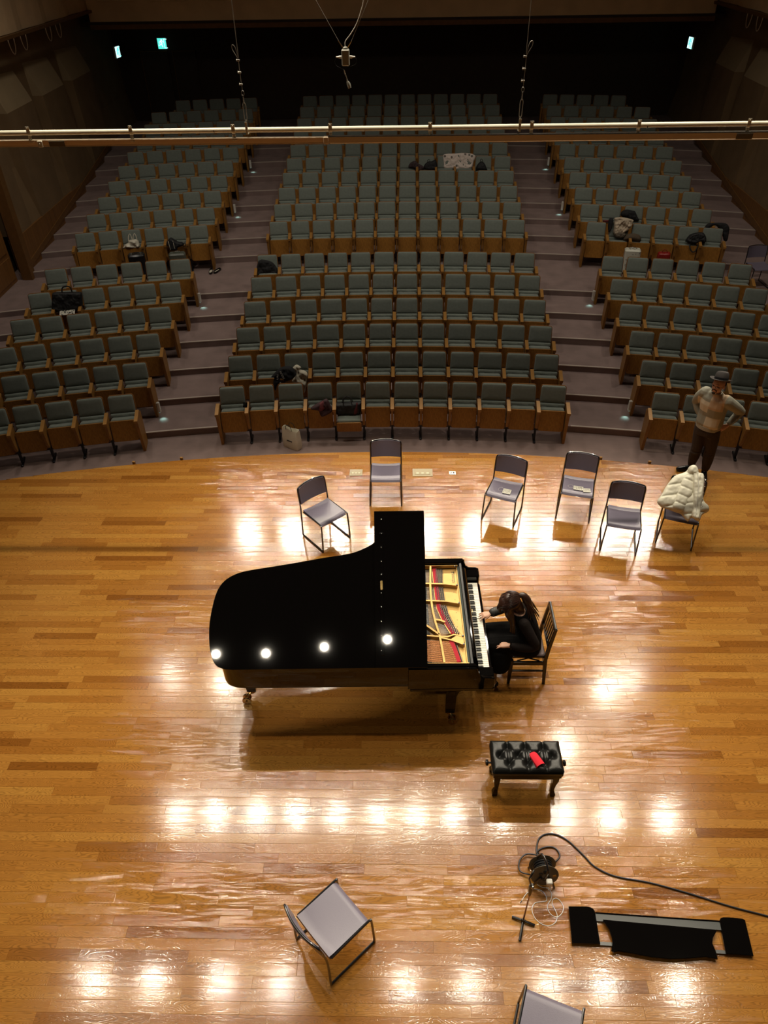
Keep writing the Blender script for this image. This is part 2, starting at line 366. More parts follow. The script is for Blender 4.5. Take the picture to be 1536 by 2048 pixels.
# ------------------------------------------------------------------ auditorium tiers
ROWR = {1:26.35,2:27.27,3:28.2,4:29.14,5:30.08,6:31.03,7:32.9,8:33.78,9:34.68,10:35.58,11:36.5,12:37.4,13:38.34,14:39.3,15:40.15,16:41.06}
ZT = {1:.205,2:.33,3:.455,4:.58,5:.715,6:.845,7:.965,8:1.11,9:1.245,10:1.375,11:1.51,12:1.64,13:1.79,14:1.94,15:2.09,16:2.23}
FZ = {k: v-.97 for k, v in ZT.items()}
CX, CY = -.12, -14.851
WL, WR = -8.84, 8.92
def build_tiers():
    au = MB(); au.box((.03, 18.4, -1.05), (18.4, 19.4, .1)); af = struct(au.build('auditorium_floor', M['carpet'], smooth=False))
    for k in range(1, 17):
        r0 = ARR-.1 if k == 1 else ROWR[k-1]-.02
        r1 = ROWR[k]-.02+.12 if k < 16 else 43.2
        z = FZ[k]; zb = -1.0; mb = MB(); n = 44; vs = []; fs = []
        for i in range(n+1):
            x = WL-.35+(WR-WL+.7)*i/n; y0 = CY+sqrt(r0*r0-(x-CX)**2); y1 = min(27.6, CY+sqrt(r1*r1-(x-CX)**2)) if k < 16 else 27.6
            vs += [(x, y0, z), (x, y1, z), (x, y1, zb), (x, y0, zb)]
        for i in range(n):
            a = i*4
            for q in range(4): fs.append((a+q, a+(q+1)%4, a+4+(q+1)%4, a+4+q))
        fs += [(0,3,2,1), (n*4, n*4+1, n*4+2, n*4+3)]
        mb.add(vs, fs); mb.build('tier', M['carpet'], af, smooth=False)
        if k > 1:
            for xa, xb in ((-4.66+.0105*(k*.9), -3.32+.01*k), (3.12+.0105*k, 4.42+.008*k), (WL, -7.78), (7.62 if k < 4 else 7.7, WR)):
                nb = MB(); pts0 = []; pts1 = []
                for i in range(7):
                    x = xa+(xb-xa)*i/6
                    pts0.append((x, CY+sqrt((r0-.003)**2-(x-CX)**2), z+.004)); pts1.append((x, CY+sqrt((r0+.035)**2-(x-CX)**2), z+.004))
                vs = [p for p in pts0+pts1]+[(p[0], p[1], z-.012) for p in pts0]
                nb.add(vs, [(i, i+1, i+8, i+7) for i in range(6)]+[(i+14, i+15, i+1, i) for i in range(6)])
                nb.build('nosing', M['nosing'], af, smooth=False)
    # little wooden pegs at the stage edge
    return af
build_tiers()
for x, y in ((-4.18, 9.36), (-3.45, 9.45), (3.16, 9.43), (3.89, 9.32)):
    o = MB().box((0,0,0), (.045, .03, .09), ch=.006).build('stage_edge_peg', M['trim']); o.location = (x, arc(x)+.035, -.01)
    tag(o, 'small wooden peg against the %s' % {-4.18:'left stage edge, outer of two', -3.45:'left stage edge, inner of two', 3.16:'right stage edge, inner of two', 3.89:'right stage edge, outer of two'}[x], 'peg', 'pegs along the stage edge')
    MB().box((0,0,-.4), (.03,.02,.72)).build('post', M['trim'], o, smooth=False)
# ------------------------------------------------------------------ walls
def wall_side(sgn, X):
    # X is the wood dado face; cloth and bays lie behind or above it
    nm = 'wall_left' if sgn < 0 else 'wall_right'
    mb = MB(); mb.box((X+sgn*.62, 20.5, 3.2), (.2, 19.4, 9.0)); wl = struct(mb.build(nm, M['darkwall'], smooth=False))
    mb = MB(); n = 12
    y0, y1 = 17.0, 27.6
    mb.box((X+sgn*.16, (y0+y1)/2, .06), (.30, y1-y0, 1.78)); mb.build('dado', M['wallwood'], wl, smooth=False)
    mb = MB(); 
    # sloping skirting following the steps
    ys = [CY+sqrt((ROWR[k]-.02)**2-(X-CX)**2) for k in range(7, 16)]; zs = [FZ[k+1] for k in range(7, 16)]
    for i in range(len(ys)-1):
        mb.add([(X-sgn*.012, ys[i], zs[i]+.02), (X-sgn*.012, ys[i+1], zs[i+1]+.02), (X-sgn*.012, ys[i+1], zs[i+1]+.16), (X-sgn*.012, ys[i], zs[i]+.16),
                (X+sgn*.02, ys[i], zs[i]+.02), (X+sgn*.02, ys[i+1], zs[i+1]+.02), (X+sgn*.02, ys[i+1], zs[i+1]+.16), (X+sgn*.02, ys[i], zs[i]+.16)],
               [(0,1,2,3), (7,6,5,4), (3,2,6,7), (0,4,5,1)])
    mb.build('skirting', M['walltrim'], wl, smooth=False)
    # cloth field behind the bays
    mb = MB(); pf = [(X+sgn*.06, .95), (X+sgn*.32, 2.1), (X+sgn*.46, 4.66), (X+sgn*.60, 4.66), (X+sgn*.60, .95)]
    mb.add([(x_, 16.96, z_) for x_, z_ in pf]+[(x_, 27.6, z_) for x_, z_ in pf], [(0,1,2,3,4), (9,8,7,6,5)]+[(i, 5+i, 5+(i+1)%5, (i+1)%5) for i in range(5)]); mb.build('cloth_panel', M['wallcloth'], wl, smooth=False)
    for a, b in ((22.75, 24.35), (20.6, 22.15), (18.45, 20.0), (16.95, 17.85)):
        mb = MB(); bx = X+sgn*.02
        prof = [(bx, .95), (bx+sgn*.10, 3.22), (bx+sgn*.40, 3.22), (bx+sgn*.40, .95)]
        mb.add([(p[0], a, p[1]) for p in prof]+[(p[0]+sgn*.03, b, p[1]) for p in prof], [(0,1,2,3), (7,6,5,4), (0,4,5,1), (1,5,6,2), (2,6,7,3), (3,7,4,0)])
        # bowed lower apron giving the wavy dado line
        mb.build('bay', M['wallcloth'], wl, smooth=False)
        mb = MB(); prof = [(bx+sgn*.10, 3.22), (bx+sgn*.16, 3.38), (bx+sgn*.44, 4.02), (bx+sgn*.62, 4.02), (bx+sgn*.62, 3.22)]
        mb.add([(p[0], a, p[1]) for p in prof]+[(p[0]+sgn*.03, b, p[1]) for p in prof], [(0,1,2,3,4), (9,8,7,6,5), (0,5,6,1), (1,6,7,2), (2,7,8,3), (4,3,8,9), (0,4,9,5)])
        mb.build('sloping_panel', M['panelpale'], wl, smooth=False)
    # upper side panel with vertical folds, its lower lip in wood
    mb = MB(); ys = [11+14.4*i/36 for i in range(37)]; vs = []; fs = []
    for i, y in enumerate(ys): x = X+sgn*(.12+.05*(i % 4 == 0)+.03*(i % 4 == 1)); vs += [(x, y, 4.62), (x, y, 9.0), (x+sgn*.25, y, 9.0), (x+sgn*.25, y, 4.62)]
    for i in range(36):
        a = i*4
        for q in range(4): fs.append((a+q, a+(q+1)%4, a+4+(q+1)%4, a+4+q))
    fs += [(3,2,1,0), (144,145,146,147)]
    mb.add(vs, fs); mb.build('upper_panel', M['upper'], wl, smooth=False)
    MB().box((X+sgn*.06, 18.2, 4.58), (.10, 14.4, .07)).build('lip', M['walltrim'], wl, smooth=False)
    for y in (19.9, 20.6, 22.2, 22.9):
        P = [(X+sgn*.2, y+.16*cos(t), 4.5+.3*sin(t)) for t in [pi+pi*i/10 for i in range(11)]]
        MB().tube(P, .012, 6).build('hoop', M['railm'], wl)
    # door jamb, door
    MB().box((X+sgn*.02, 16.86, 1.2), (.24, .22, 3.4)).build('jamb', M['walltrim'], wl, smooth=False)
    dn = 'door_1' if sgn < 0 else 'door_2'
    d = MB(); d.box((X+sgn*.28, 15.55, 1.3), (.07, 2.3, 2.6)); do = struct(d.build(dn, M['wallwood'], smooth=False))
    for yc in (15.0, 16.12):
        MB().box((X+sgn*.235, yc, .34), (.02, .98, .5), ch=.006).build('door_panel', M['wallwood'], do, smooth=False)
        MB().box((X+sgn*.235, yc, 1.62), (.02, .98, 1.85), ch=.006).build('door_panel', M['wallwood'], do, smooth=False)
    MB().tube([(X+sgn*.21, 15.5, 1.0), (X+sgn*.15, 15.5, 1.0), (X+sgn*.15, 15.38, 1.0)], .011, 6).build('door_handle', M['steel'], do)
    MB().box((X+sgn*.28, 15.55, 3.4), (.2, 2.4, 1.6)).build('door_header', M['wallwood'], wl, smooth=False)
    return wl
wall_side(-1, WL); wall_side(1, WR)
def build_back():
    wb = struct(MB().box((.03, 27.7, 3.0), (19.6, .2, 9)).build('wall_back', M['darkwall'], smooth=False))
    # low ceiling over the last rows and the fascia in front of it
    struct(MB().box((.03, 26.4, 4.27), (18.6, 2.5, .1)).build('ceiling', M['darkwall'], smooth=False))
    fa = MB(); fa.box((.03, 25.25, 6.6), (18.0, .14, 4.72)); f = struct(fa.build('trim_1', M['panelpale'], smooth=False)); 
    f.data.materials[0] = M['upper']
    MB().box((.03, 25.2, 4.2), (18.0, .2, .12)).build('fascia_edge', M['walltrim'], f, smooth=False)
    for x in (-8.1, -6.6, -4.9, -3.3, -1.6): MB().box((x, 25.17, 5.0), (1.1, .03, .42), ch=.012).build('vent_cover', M['upper'], f, smooth=False)
    # double doors in the back wall
    for i, (x0, x1) in enumerate(((-8.4, -7.52), (-7.36, -6.6))):
        xc = (x0+x1)/2; d = MB(); d.box((xc, 27.56, 2.27), (x1-x0, .08, 2.04)); o = struct(d.build('door_%d' % (3+i), M['darkwall'], smooth=False))
        MB().box((x0+.012, 27.505, 2.27), (.02, .02, 2.04)).build('door_edge', M['walltrim'], o, smooth=False)
        MB().box((xc, 27.505, 3.3), (x1-x0, .02, .02)).build('door_edge', M['walltrim'], o, smooth=False)
    struct(MB().box((.03, 9.5, 10.6), (20, 36.5, .2)).build('ceiling', M['darkwall'], smooth=False))
build_back()
# exit signs
M['exit_green'] = mat('exit_sign_green', (.1, .6, .5), .4, emit=(.10, .85, .72), es=1.1)
M['exit_white'] = mat('exit_sign_white', (.8, .9, .9), .4, emit=(.55, 1, 1), es=1.6)
def exit_sign(loc, rz, label, flat=True):
    t = thing('exit_sign', label, 'exit sign', loc, rz, 'lit exit signs')
    MB().box((0, .03, 0), (.30, .06, .32), ch=.008).build('housing', M['white'], t, smooth=False)
    MB().box((0, -.004, 0), (.27, .01, .29)).build('panel', M['exit_green'] if flat else M['exit_white'], t, smooth=False)
    p = MB()
    def bar(a, b, wd):
        a = Vector(a); b = Vector(b); d = b-a; R = Matrix.Rotation(-atan2(d.x, d.y), 3, 'Y'); p.box(((a.x+b.x)/2, -.012, (a.y+b.y)/2), (wd, .006, d.length), R)
    # running figure leaving through a doorway
    p.mi = 0
    p.tube([(.0+.021*cos(q), -.012, .088+.021*sin(q)) for q in [2*pi*i/8 for i in range(8)]], .012, 5, closed=True)
    bar((-.005, .07), (-.035, .0), .034); bar((-.035, .0), (.02, -.035), .024); bar((.02, -.035), (.0, -.10), .022)
    bar((-.035, .0), (-.07, -.045), .024); bar((-.07, -.045), (-.11, -.05), .02); bar((-.01, .06), (-.06, .045), .017); bar((-.06, .045), (-.085, .01), .016)
    bar((.0, .06), (.045, .03), .017); bar((.045, .03), (.06, .055), .016)
    p.build('running_figure', M['exit_white'] if flat else M['exit_green'], t, smooth=False)
    p = MB()
    for c, d in (((.075, -.012, 0), (.014, .006, .25)), ((.12, -.012, .118), (.1, .006, .014)), ((.12, -.012, -.118), (.1, .006, .014))): p.box(c, d)
    p.build('doorway', M['exit_white'] if flat else M['exit_green'], t, smooth=False)
exit_sign((-7.64, 27.54, 3.505), 0, 'lit teal exit sign with running figure above the back doors')
exit_sign((-8.72, 26.3, 3.44), pi/2-.15, 'lit exit sign seen edge-on on the left side wall', False)
exit_sign((8.82, 26.1, 3.50), -pi/2+.15, 'lit exit sign seen edge-on on the right side wall', False)
# ------------------------------------------------------------------ auditorium seats
def seat_templates():
    T = {}
    tilt = Matrix.Rotation(radians(-18), 4, 'X')   # top leans back
    def shell():
        P = rrect(-.243, 0, .243, .60, .02, 3, (.02, .02, .045, .045)); P = [(x*(1-.085*z/.6), z) for x, z in P]
        mb = MB(); A = Matrix.Translation((0, -.17, .37)) @ tilt @ Matrix.Rotation(pi/2, 4, 'X')
        mb.prism(P, -.004, .026, A, ch=.004); return mb
    T['back_shell'] = (shell().mesh('back_shell', M['seatedge'], True), None)
    P = rrect(-.228, .285, .228, .588, .02, 3, (.010, .010, .034, .034)); P = [(x*(1-.085*z/.6), z) for x, z in P]
    A = Matrix.Translation((0, -.17, .37)) @ tilt @ Matrix.Translation((0, -.024, 0))
    T['backrest'] = (MB().pillow(P, .055, .03, A, .004).mesh('backrest', M['cushion'], True, 60), None)
    P = rrect(-.218, .19, .218, .284, .02, 3); T['lumbar_roll'] = (MB().pillow(P, .075, .02, A, .006).mesh('lumbar_roll', M['cushion'], True, 60), None)
    # tipped-up seat: cushion at the back, veneered underside in front
    B = Matrix.Translation((0, -.40, .235)) @ Matrix.Rotation(radians(-11), 4, 'X')
    P = rrect(-.215, .02, .215, .408, .03, 3, (.02, .02, .05, .05))
    mb = MB(); mb.prism(P, -.15, -.012, B @ Matrix.Rotation(pi/2, 4, 'X'), ch=.02); T['seat_cushion'] = (mb.mesh('seat_cushion', M['cushion'], True, 60), None)
    P = rrect(-.222, 0, .222, .385, .02, 3, (.045, .045, .012, .012))
    mb = MB(); mb.prism(P, -.012, .014, B @ Matrix.Rotation(pi/2, 4, 'X'), ch=.004); T['seat_board'] = (mb.mesh('seat_board', M['seatwood'], True), None)
    # lowered seat
    B2 = Matrix.Translation((0, -.50, .30)) @ Matrix.Rotation(radians(84), 4, 'X') 
    mb = MB(); mb.prism(rrect(-.21, -.54, .21, -.16, .04, 3), .40, .47, ch=.022); T['seat_cushion_down'] = (mb.mesh('seat_cushion', M['cushion'], True, 60), None)
    mb = MB(); mb.prism(rrect(-.222, 0, .222, .2, .03, 3), -.012, .014, Matrix.Translation((0, -.535, .24)) @ Matrix.Rotation(radians(8), 4, 'X') @ Matrix.Rotation(pi/2, 4, 'X'), ch=.004); T['seat_board_down'] = (mb.mesh('seat_board', M['seatwood'], True), None)
    for nm, X in (('', .26), ('_l', -.26)):
        prof = [(-.545, .655), (-.545, .70), (-.20, .725), (-.20, .69)]
        mb = MB(); mb.add([(X-.031, y, z) for y, z in prof]+[(X+.031, y, z) for y, z in prof], [(0,1,2,3), (7,6,5,4), (0,4,5,1), (1,5,6,2), (2,6,7,3), (3,7,4,0)])
        T['armrest'+nm] = (mb.mesh('armrest', M['trim'], False), None)
        prof = [(-.525, .66), (-.20, .69), (-.20, .30), (-.44, .30), (-.49, .40)]
        mb = MB(); mb.add([(X-.02, y, z) for y, z in prof]+[(X+.02, y, z) for y, z in prof], [(0,1,2,3,4), (9,8,7,6,5)]+[(i, 5+i, 5+(i+1)%5, (i+1)%5) for i in range(5)])
        T['arm_panel'+nm] = (mb.mesh('arm_panel', M['trim'], False), None)
        mb = MB(); mb.box((X, -.36, .17), (.035, .07, .30), ch=.006); mb.box((X, -.33, .02), (.045, .30, .035), ch=.012)
        T['leg'+nm] = (mb.mesh('leg', M['iron'], False), None)
        prof = [(-.525, .66), (-.20, .69), (-.06, .62), (-.10, 0), (-.43, 0)]
        mb = MB(); mb.add([(X-.024, y, z) for y, z in prof]+[(X+.024, y, z) for y, z in prof], [(0,1,2,3,4), (9,8,7,6,5)]+[(i, 5+i, 5+(i+1)%5, (i+1)%5) for i in range(5)])
        T['end_panel'+nm] = (mb.mesh('end_panel', M['trim'], False), None)
    return T
ST = seat_templates()
ORD = ['first', 'second', 'third', 'fourth', 'fifth', 'sixth', 'seventh', 'eighth', 'ninth', 'tenth', 'eleventh', 'twelfth', 'thirteenth', 'fourteenth', 'fifteenth', 'sixteenth']
SEATS = {}
def seat_parts(k, n, down):
    ps = ['back_shell', 'backrest', 'lumbar_roll'] + (['seat_cushion_down', 'seat_board_down'] if down else ['seat_cushion', 'seat_board']) + ['armrest']
    ps += ['end_panel'] if k == n-1 else ['arm_panel', 'leg']
    if k == 0: ps += ['armrest_l', 'end_panel_l']
    return ps
def row_xs(row, blk):
    d = (ROWR[row]-26.35)
    if blk == 'centre': return [-.124+.0105*d+(k-5.5)*.52 for k in range(12)]
    if blk == 'left': return [-7.49+.0125*d+.518*k for k in (range(1, 6) if row == 16 else range(6))]
    return [4.64+.0075*d+.515*k for k in (range(5) if row == 16 else range(6))]
def build_seats():
    rear = MB(); rearM = [M['seatedge'], M['cushion'], M['seatwood'], M['trim'], M['iron']]; midx = {m.name: i for i, m in enumerate(rearM)}
    for row in range(1, 17):
        for blk in ('left', 'centre', 'right'):
            xs = row_xs(row, blk); n = len(xs); single = row <= 12 or (row == 14 and blk == 'centre')
            for k, x in enumerate(xs):
                a = math.asin((x-CX)/ROWR[row]); y = CY+ROWR[row]*cos(a); z = FZ[row]; down = (row == 1 and blk == 'centre' and k == 4)
                SEATS[(row, blk, k)] = (x, y, z, -a); ps = seat_parts(k, n, down)
                if single:
                    if blk == 'centre': s = '%s from left' % ORD[k] if k < 6 else '%s from right' % ORD[11-k]
                    elif blk == 'left': s = '%s from its aisle' % ORD[5-k] 
                    else: s = '%s from its aisle' % ORD[k]
                    st = 'lowered' if down else 'tipped-up'
                    t = thing('auditorium_seat', '%s grey-green seat, %s, %s row of %s block' % (st, s, ORD[row-1], blk), 'seat', (x, y, z), -a, 'auditorium seats')
                    for p in ps: link_part(ST[p][0].name.split('.')[0], ST[p][0], t)
                else:
                    T = Matrix.Translation((x, y, z)) @ Matrix.Rotation(-a, 4, 'Z')
                    for p in ps:
                        me = ST[p][0]; rear.M = T; rear.add([v.co for v in me.vertices], [tuple(f.vertices) for f in me.polygons], midx[me.materials[0].name])
    rear.M = I4; o = rear.build('rear_seats', rearM, smooth=False); o['kind'] = 'stuff'
    tag(o, 'rows of grey-green seats in the dark at the back of the hall', 'seats')
build_seats()
# step lights on the aisle end panels
M['teal_led'] = mat('teal_led', (.2, .8, .8), .4, emit=(.35, 1, .95), es=1.5)
def step_light(x, y, z, label):
    t = thing('step_light', label, 'light', (x, y, z), 0, 'step lights along the aisles')
    MB().box((0, 0, 0), (.055, .06, .21), ch=.008).build('housing', M['white'], t, smooth=False)
    MB().box((0, -.012, -.10), (.03, .02, .012)).build('lens', M['teal_led'], t, smooth=False)
    l = D.lights.new('step_lamp', 'SPOT'); l.energy = 1.3; l.spot_size = radians(80); l.spot_blend = 1; l.color = (.45, 1, .95); l.shadow_soft_size = .01
    s = 1 if x < 0 else -1
    o = D.objects.new('step_lamp', l); COL.objects.link(o); o.location = (x+s*.05, y-.05, z-.10); o.rotation_euler = Vector((s*.25, -.5, -1)).to_track_quat('-Z', 'Y').to_euler()
for row, z, wl, wr in ((2, -.44, 'left aisle, near the front row', 'right aisle, near the front row'), (6, .13, 'left aisle, before the cross aisle', 'right aisle, before the cross aisle'), (10, .66, 'left aisle, above the cross aisle', 'right aisle, above the cross aisle'), (13, 1.05, 'left aisle, nearest the back', 'right aisle, nearest the back')):
    for blk, k, dx, w in (('left', 5, .318, wl), ('right', 0, -.318, wr)):
        x, y, zz, a = SEATS[(row, blk, k)]; step_light(x+dx+(.07 if blk == 'left' else -.06), y-.34, FZ[row]+.20, 'cream step light low on the %s' % w)
# ------------------------------------------------------------------ grand piano
def smooth_closed(P, k=6): return [(p.x, p.y) for p in catmull([(a, b, 0) for a, b in P], k, True)]
def build_piano():
    t = thing('grand_piano', 'glossy black concert grand piano with raised lid at centre stage', 'piano', (.95, 4.47, 0), .02)
    bl = M['blk']
    tail = [(-2.08,.985),(-2.33,.955),(-2.52,.905),(-2.645,.82),(-2.705,.70),(-2.735,.52),(-2.745,.34),(-2.725,.19),(-2.67,.09),(-2.58,.045),(-2.46,.032)]
    tre = [(-.18,1.546),(-.50,1.546),(-.75,1.53),(-.98,1.43),(-1.2,1.24),(-1.42,1.12),(-1.70,1.06)]
    outer = [(p.x, p.y) for p in catmull([(a, b, 0) for a, b in tre+tail], 3)] + [(-1.4,.032), (-.18,.032)]
    def offset(P, k):
        n = len(P); out = []
        for i in range(n):
            a = Vector(P[i-1]); q = Vector(P[i]); b = Vector(P[(i+1)%n]); t1 = (q-a).normalized(); t2 = (b-q).normalized()
            nn = Vector((-(t1.y+t2.y), t1.x+t2.x)); nn.normalize(); out.append(tuple(q+nn*k))
        return out
    inner = offset(outer, .055)
    n = len(outer); mb = MB(); vs = []; fs = []
    for P, z in ((outer, .67), (outer, .972), (offset(outer, .006), .978), (offset(outer, .049), .978), (inner, .972), (inner, .67)): vs += [(x, y, z) for x, y in P]
    for r in range(6):
        for i in range(n-1): a = r*n+i; b = ((r+1)%6)*n+i; fs.append((a, a+1, b+1, b))
    mb.add(vs, fs); mb.build('rim', bl, t)
    MB().prism(offset(outer, .01), .66, .70).build('bottom_board', M['blk2'], t, smooth=False)
    MB().prism(offset(outer, .05), .86, .87).build('soundboard', M['sound'], t, smooth=False)
    # key bed, arms and cheeks
    mb = MB(); mb.box((-.42, .785, .645), (.84, 1.57, .05), ch=.008); mb.box((-.02, .785, .69), (.035, 1.24, .06), ch=.006); mb.build('key_bed', bl, t)
    for v0, v1, nm in ((0, .15, 'bass'), (1.42, 1.57, 'treble')):
        prof = [(-.86, .665), (-.86, .972), (-.20, .972), (-.175, .93), (-.155, .86), (-.12, .835), (-.04, .83), (-.008, .81), (0, .77), (0, .69), (-.02, .665)]
        P = [(x, z) for x, z in prof]; T = Matrix.Translation((0, v1, 0)) @ Matrix.Rotation(pi/2, 4, 'X')
        if nm == 'bass': MB().prism(P, v1-.032, v1, T, ch=.006).build('arm', bl, t)
        else: MB().prism(P, 0, .03, T, ch=.006).build('arm', bl, t)
        mb = MB(); mb.box((-.085, (v0+v1)/2+(.012 if nm == 'bass' else -.012), .76), (.15, .125, .13), ch=.012); mb.build('key_block', bl, t)
    # keys
    rk = random.Random(3); KY0 = .173; W = 1.222/52
    wk = MB().box((0,0,0), (.16, W-.0012, .02), ch=.0025).mesh('white_key', M['ivory'], False)
    for i in range(52): o = link_part('white_key', wk, t); o.location = (-.115, KY0+W*(i+.5), .741+(-.006 if i == 28 else 0))
    bk = MB().add([(-.05,-.0055,0),(.05,-.0055,0),(.05,.0055,0),(-.05,.0055,0),(-.05,-.0042,.02),(.040,-.0042,.02),(.040,.0042,.02),(-.05,.0042,.02)], [(0,3,2,1),(4,5,6,7),(0,1,5,4),(1,2,6,5),(2,3,7,6),(3,0,4,7)]).mesh('black_key', M['ebony'], False)
    for i in range(51):
        if (i+5) % 7 in (0, 1, 3, 4, 5): o = link_part('black_key', bk, t); o.location = (-.14, KY0+W*(i+1), .751)
    MB().box((-.165, .785, .757), (.012, 1.24, .012)).build('key_felt', M['felt'], t, smooth=False)
    MB().box((-.033, .785, .733), (.004, 1.235, .016)).build('key_slip_felt', mat('dark_red_felt', (.12, .01, .015), .9), t, smooth=False)
    # fallboard, music-desk shelf
    P = [(-.16, .765), (-.15, .80), (-.165, .90), (-.178, .955), (-.20, .975), (-.215, .975), (-.215, .76)]
    MB().prism(P, .152, 1.418, Matrix.Translation((0, 1.57, 0)) @ Matrix.Rotation(pi/2, 4, 'X'), ch=.0).build('fallboard', bl, t)
    MB().prism(rrect(-.012,-.03,.012,.03,.01), 0, .004, Matrix.Translation((-.160, .80, .925)) @ Matrix.Rotation(radians(75), 4, 'Y')).build('maker_emblem', M['brass'], t)
    MB().box((-.232, .785, .955), (.03, 1.44, .02), ch=.004).build('desk_slide', M['blk2'], t)
    MB().box((-.255, .785, .925), (.022, 1.40, .012)).build('grey_felt_strip', mat('grey_green_felt', (.06, .075, .07), .9), t, smooth=False)
    # iron plate
    pr = [(-.421,1.46),(-.436,1.196),(-.425,.94),(-.400,.77),(-.352,.60),(-.300,.494),(-.288,.45),(-.345,.40),(-.350,.357),(-.317,.19),(-.305,.10)]
    P = [(-.275,.10), (-.275,1.468)] + pr
    MB().prism(P, .885, .905, ch=.002).build('plate_web', M['gold'], t, smooth=False)
    pl = [(x-.10 if v > .5 else x-.085, v) for x, v in pr]
    MB().prism(pr[:7]+pl[:7][::-1], .885, .902).build('pin_field', M['gold'], t, smooth=False)
    MB().prism(pr[7:]+pl[7:][::-1], .885, .902).build('pin_field', M['gold'], t, smooth=False)
    MB().box((-.272, .785, .91), (.008, 1.37, .03)).build('plate_flange', M['gold'], t, smooth=False)
    for v in (1.476, .092): MB().box((-.80, v, .925), (1.08, .012, .05)).build('plate_flange', M['gold'], t, smooth=False)
    def wall(P, wd, z0, z1, nm='strut', m='gold'):
        mb = MB(); Q = [Vector(p) for p in P]; L = []; R = []
        for i, q in enumerate(Q):
            d = (Q[min(i+1, len(Q)-1)]-Q[max(i-1, 0)]).normalized(); nn = Vector((-d.y, d.x))*wd/2; L.append(q+nn); R.append(q-nn)
        ring = [[(l.x, l.y, z0), (l.x, l.y, z1), (r.x, r.y, z1), (r.x, r.y, z0)] for l, r in zip(L, R)]
        mb.rings(ring); return mb.build(nm, M[m], t, smooth=False)
    wall([(-.566,1.47),(-.575,1.33),(-.583,1.19),(-.587,1.06),(-.586,.94),(-.58,.80),(-.56,.63),(-.53,.468),(-.515,.30),(-.502,.10)], .020, .90, .955)
    wall([(-.9,1.215),(-.635,1.198),(-.42,1.185),(-.286,1.162)], .017, .90, .95)
    wall([(-.9,.955),(-.644,.94),(-.42,.925),(-.284,.894)], .017, .90, .95)
    wall([(-.575,.68),(-.50,.665),(-.462,.641)], .022, .895, .94)
    wall([(-.9,.47),(-.653,.45),(-.45,.43),(-.38,.46),(-.288,.437)], .017, .90, .95)
    wall([(-.53,.425),(-.40,.385),(-.287,.328)], .017, .90, .95)
    wall([(-.9,.80),(-.652,.583),(-.53,.46)], .020, .90, .955)
    MB().prism([(-.42,.40), (-.36,.445), (-.288,.43), (-.288,.335), (-.36,.365)], .93, .948, ch=.002).build('plate_lug', M['gold'], t, smooth=False)
    for v in (1.455, 1.162, .894, .437, .325): MB().ell((-.292, v, .955), (.012, .012, .010), nu=10, nv=6).build('plate_bolt', M['steel'], t)
    MB().prism(rrect(-.335, 1.24, -.302, 1.42, .008), .905, .908).build('cast_lettering_panel', M['brass'], t, smooth=False)
    mb = MB(); rr = random.Random(2)
    for i in range(26): mb.box((-.327+.016*(i % 2)+.004*rr.random(), 1.25+i*.0064, .909), (.009, .0028, .002))
    for i in range(9): mb.box((-.34+.02*rr.random(), 1.38-.1*i+.02*rr.random(), .906), (.009, .006, .002))
    o = mb.build('cast_lettering', M['iron'], t, smooth=False); o['kind'] = 'stuff'
    # felts, strings, pins
    wall([(-.521,1.46),(-.520,1.28),(-.516,1.03),(-.508,.86),(-.459,.685),(-.38,.50)], .044, .895, .919, 'red_felt', 'felt')
    wall([(-.42,.40),(-.39,.30),(-.355,.12)], .040, .895, .938, 'red_felt', 'felt')
    wall([(-.545,1.46),(-.545,1.28),(-.541,1.03),(-.533,.86),(-.486,.685),(-.41,.50)], .012, .895, .918, 'agraffe_bar', 'brass')
    wall([(-.45,.40),(-.42,.30),(-.385,.12)], .012, .895, .918, 'agraffe_bar', 'brass')
    def pinx(v): 
        for (x0, v0), (x1, v1) in zip(pr, pr[1:]):
            if v1 <= v <= v0: return x0+(x1-x0)*(v0-v)/(v0-v1)
        return -.42
    st = MB(); pn = MB(); pt = MB(); v = 1.44; i = 0
    while v > .50:
        x = pinx(v)
        if all(abs(v-q) > .018 for q in (1.18, .915)):
            st.box(((x-.01-1.5)/2, v, .915), (x-.01+1.5, .0018, .0018))
            for k in range(4):
                px = x-.014-.021*k-.006*(i % 2); pn.lathe([(.0052, .90), (.0052, .925)], Matrix.Translation((px, v+.0035*(k-1), 0)), 6); pt.box((px, v+.0035*(k-1), .9262), (.0034, .0034, .002))
        v -= .0128; i += 1
    s = st.build('steel_strings', M['steel'], t, smooth=False); s['kind'] = 'stuff'
    cu = MB(); v = .385
    while v > .115:
        x = pinx(v)
        cu.box((-.75, v+.02, .935), (.75, .0045, .0045), Matrix.Rotation(-.10, 3, 'Z'))
        for k in range(3):
            px = x-.014-.024*k; pn.lathe([(.0055, .90), (.0055, .925)], Matrix.Translation((px, v+.004*k, 0)), 5); pt.box((px, v+.004*k, .9262), (.0036, .0036, .002))
        v -= .0125
    cu.build('copper_strings', M['copper'], t, smooth=False)['kind'] = 'stuff'
    pn.build('tuning_pins', M['iron'], t, smooth=False)['kind'] = 'stuff'; pt.build('pin_tips', M['steel'], t, smooth=False)['kind'] = 'stuff'
    MB().box((-.68, .785, .93), (.02, 1.36, .03)).build('damper_rail', M['blk2'], t, smooth=False)
    MB().box((-.70, .80, .875), (.16, 1.3, .01)).build('under_plate', M['iron'], t, smooth=False)
    # lid, raised about its bass edge; the front flap is folded back on it
    LT = Matrix.Translation((-2.611, .002, 1.0)) @ Matrix.Rotation(radians(38), 4, 'X')
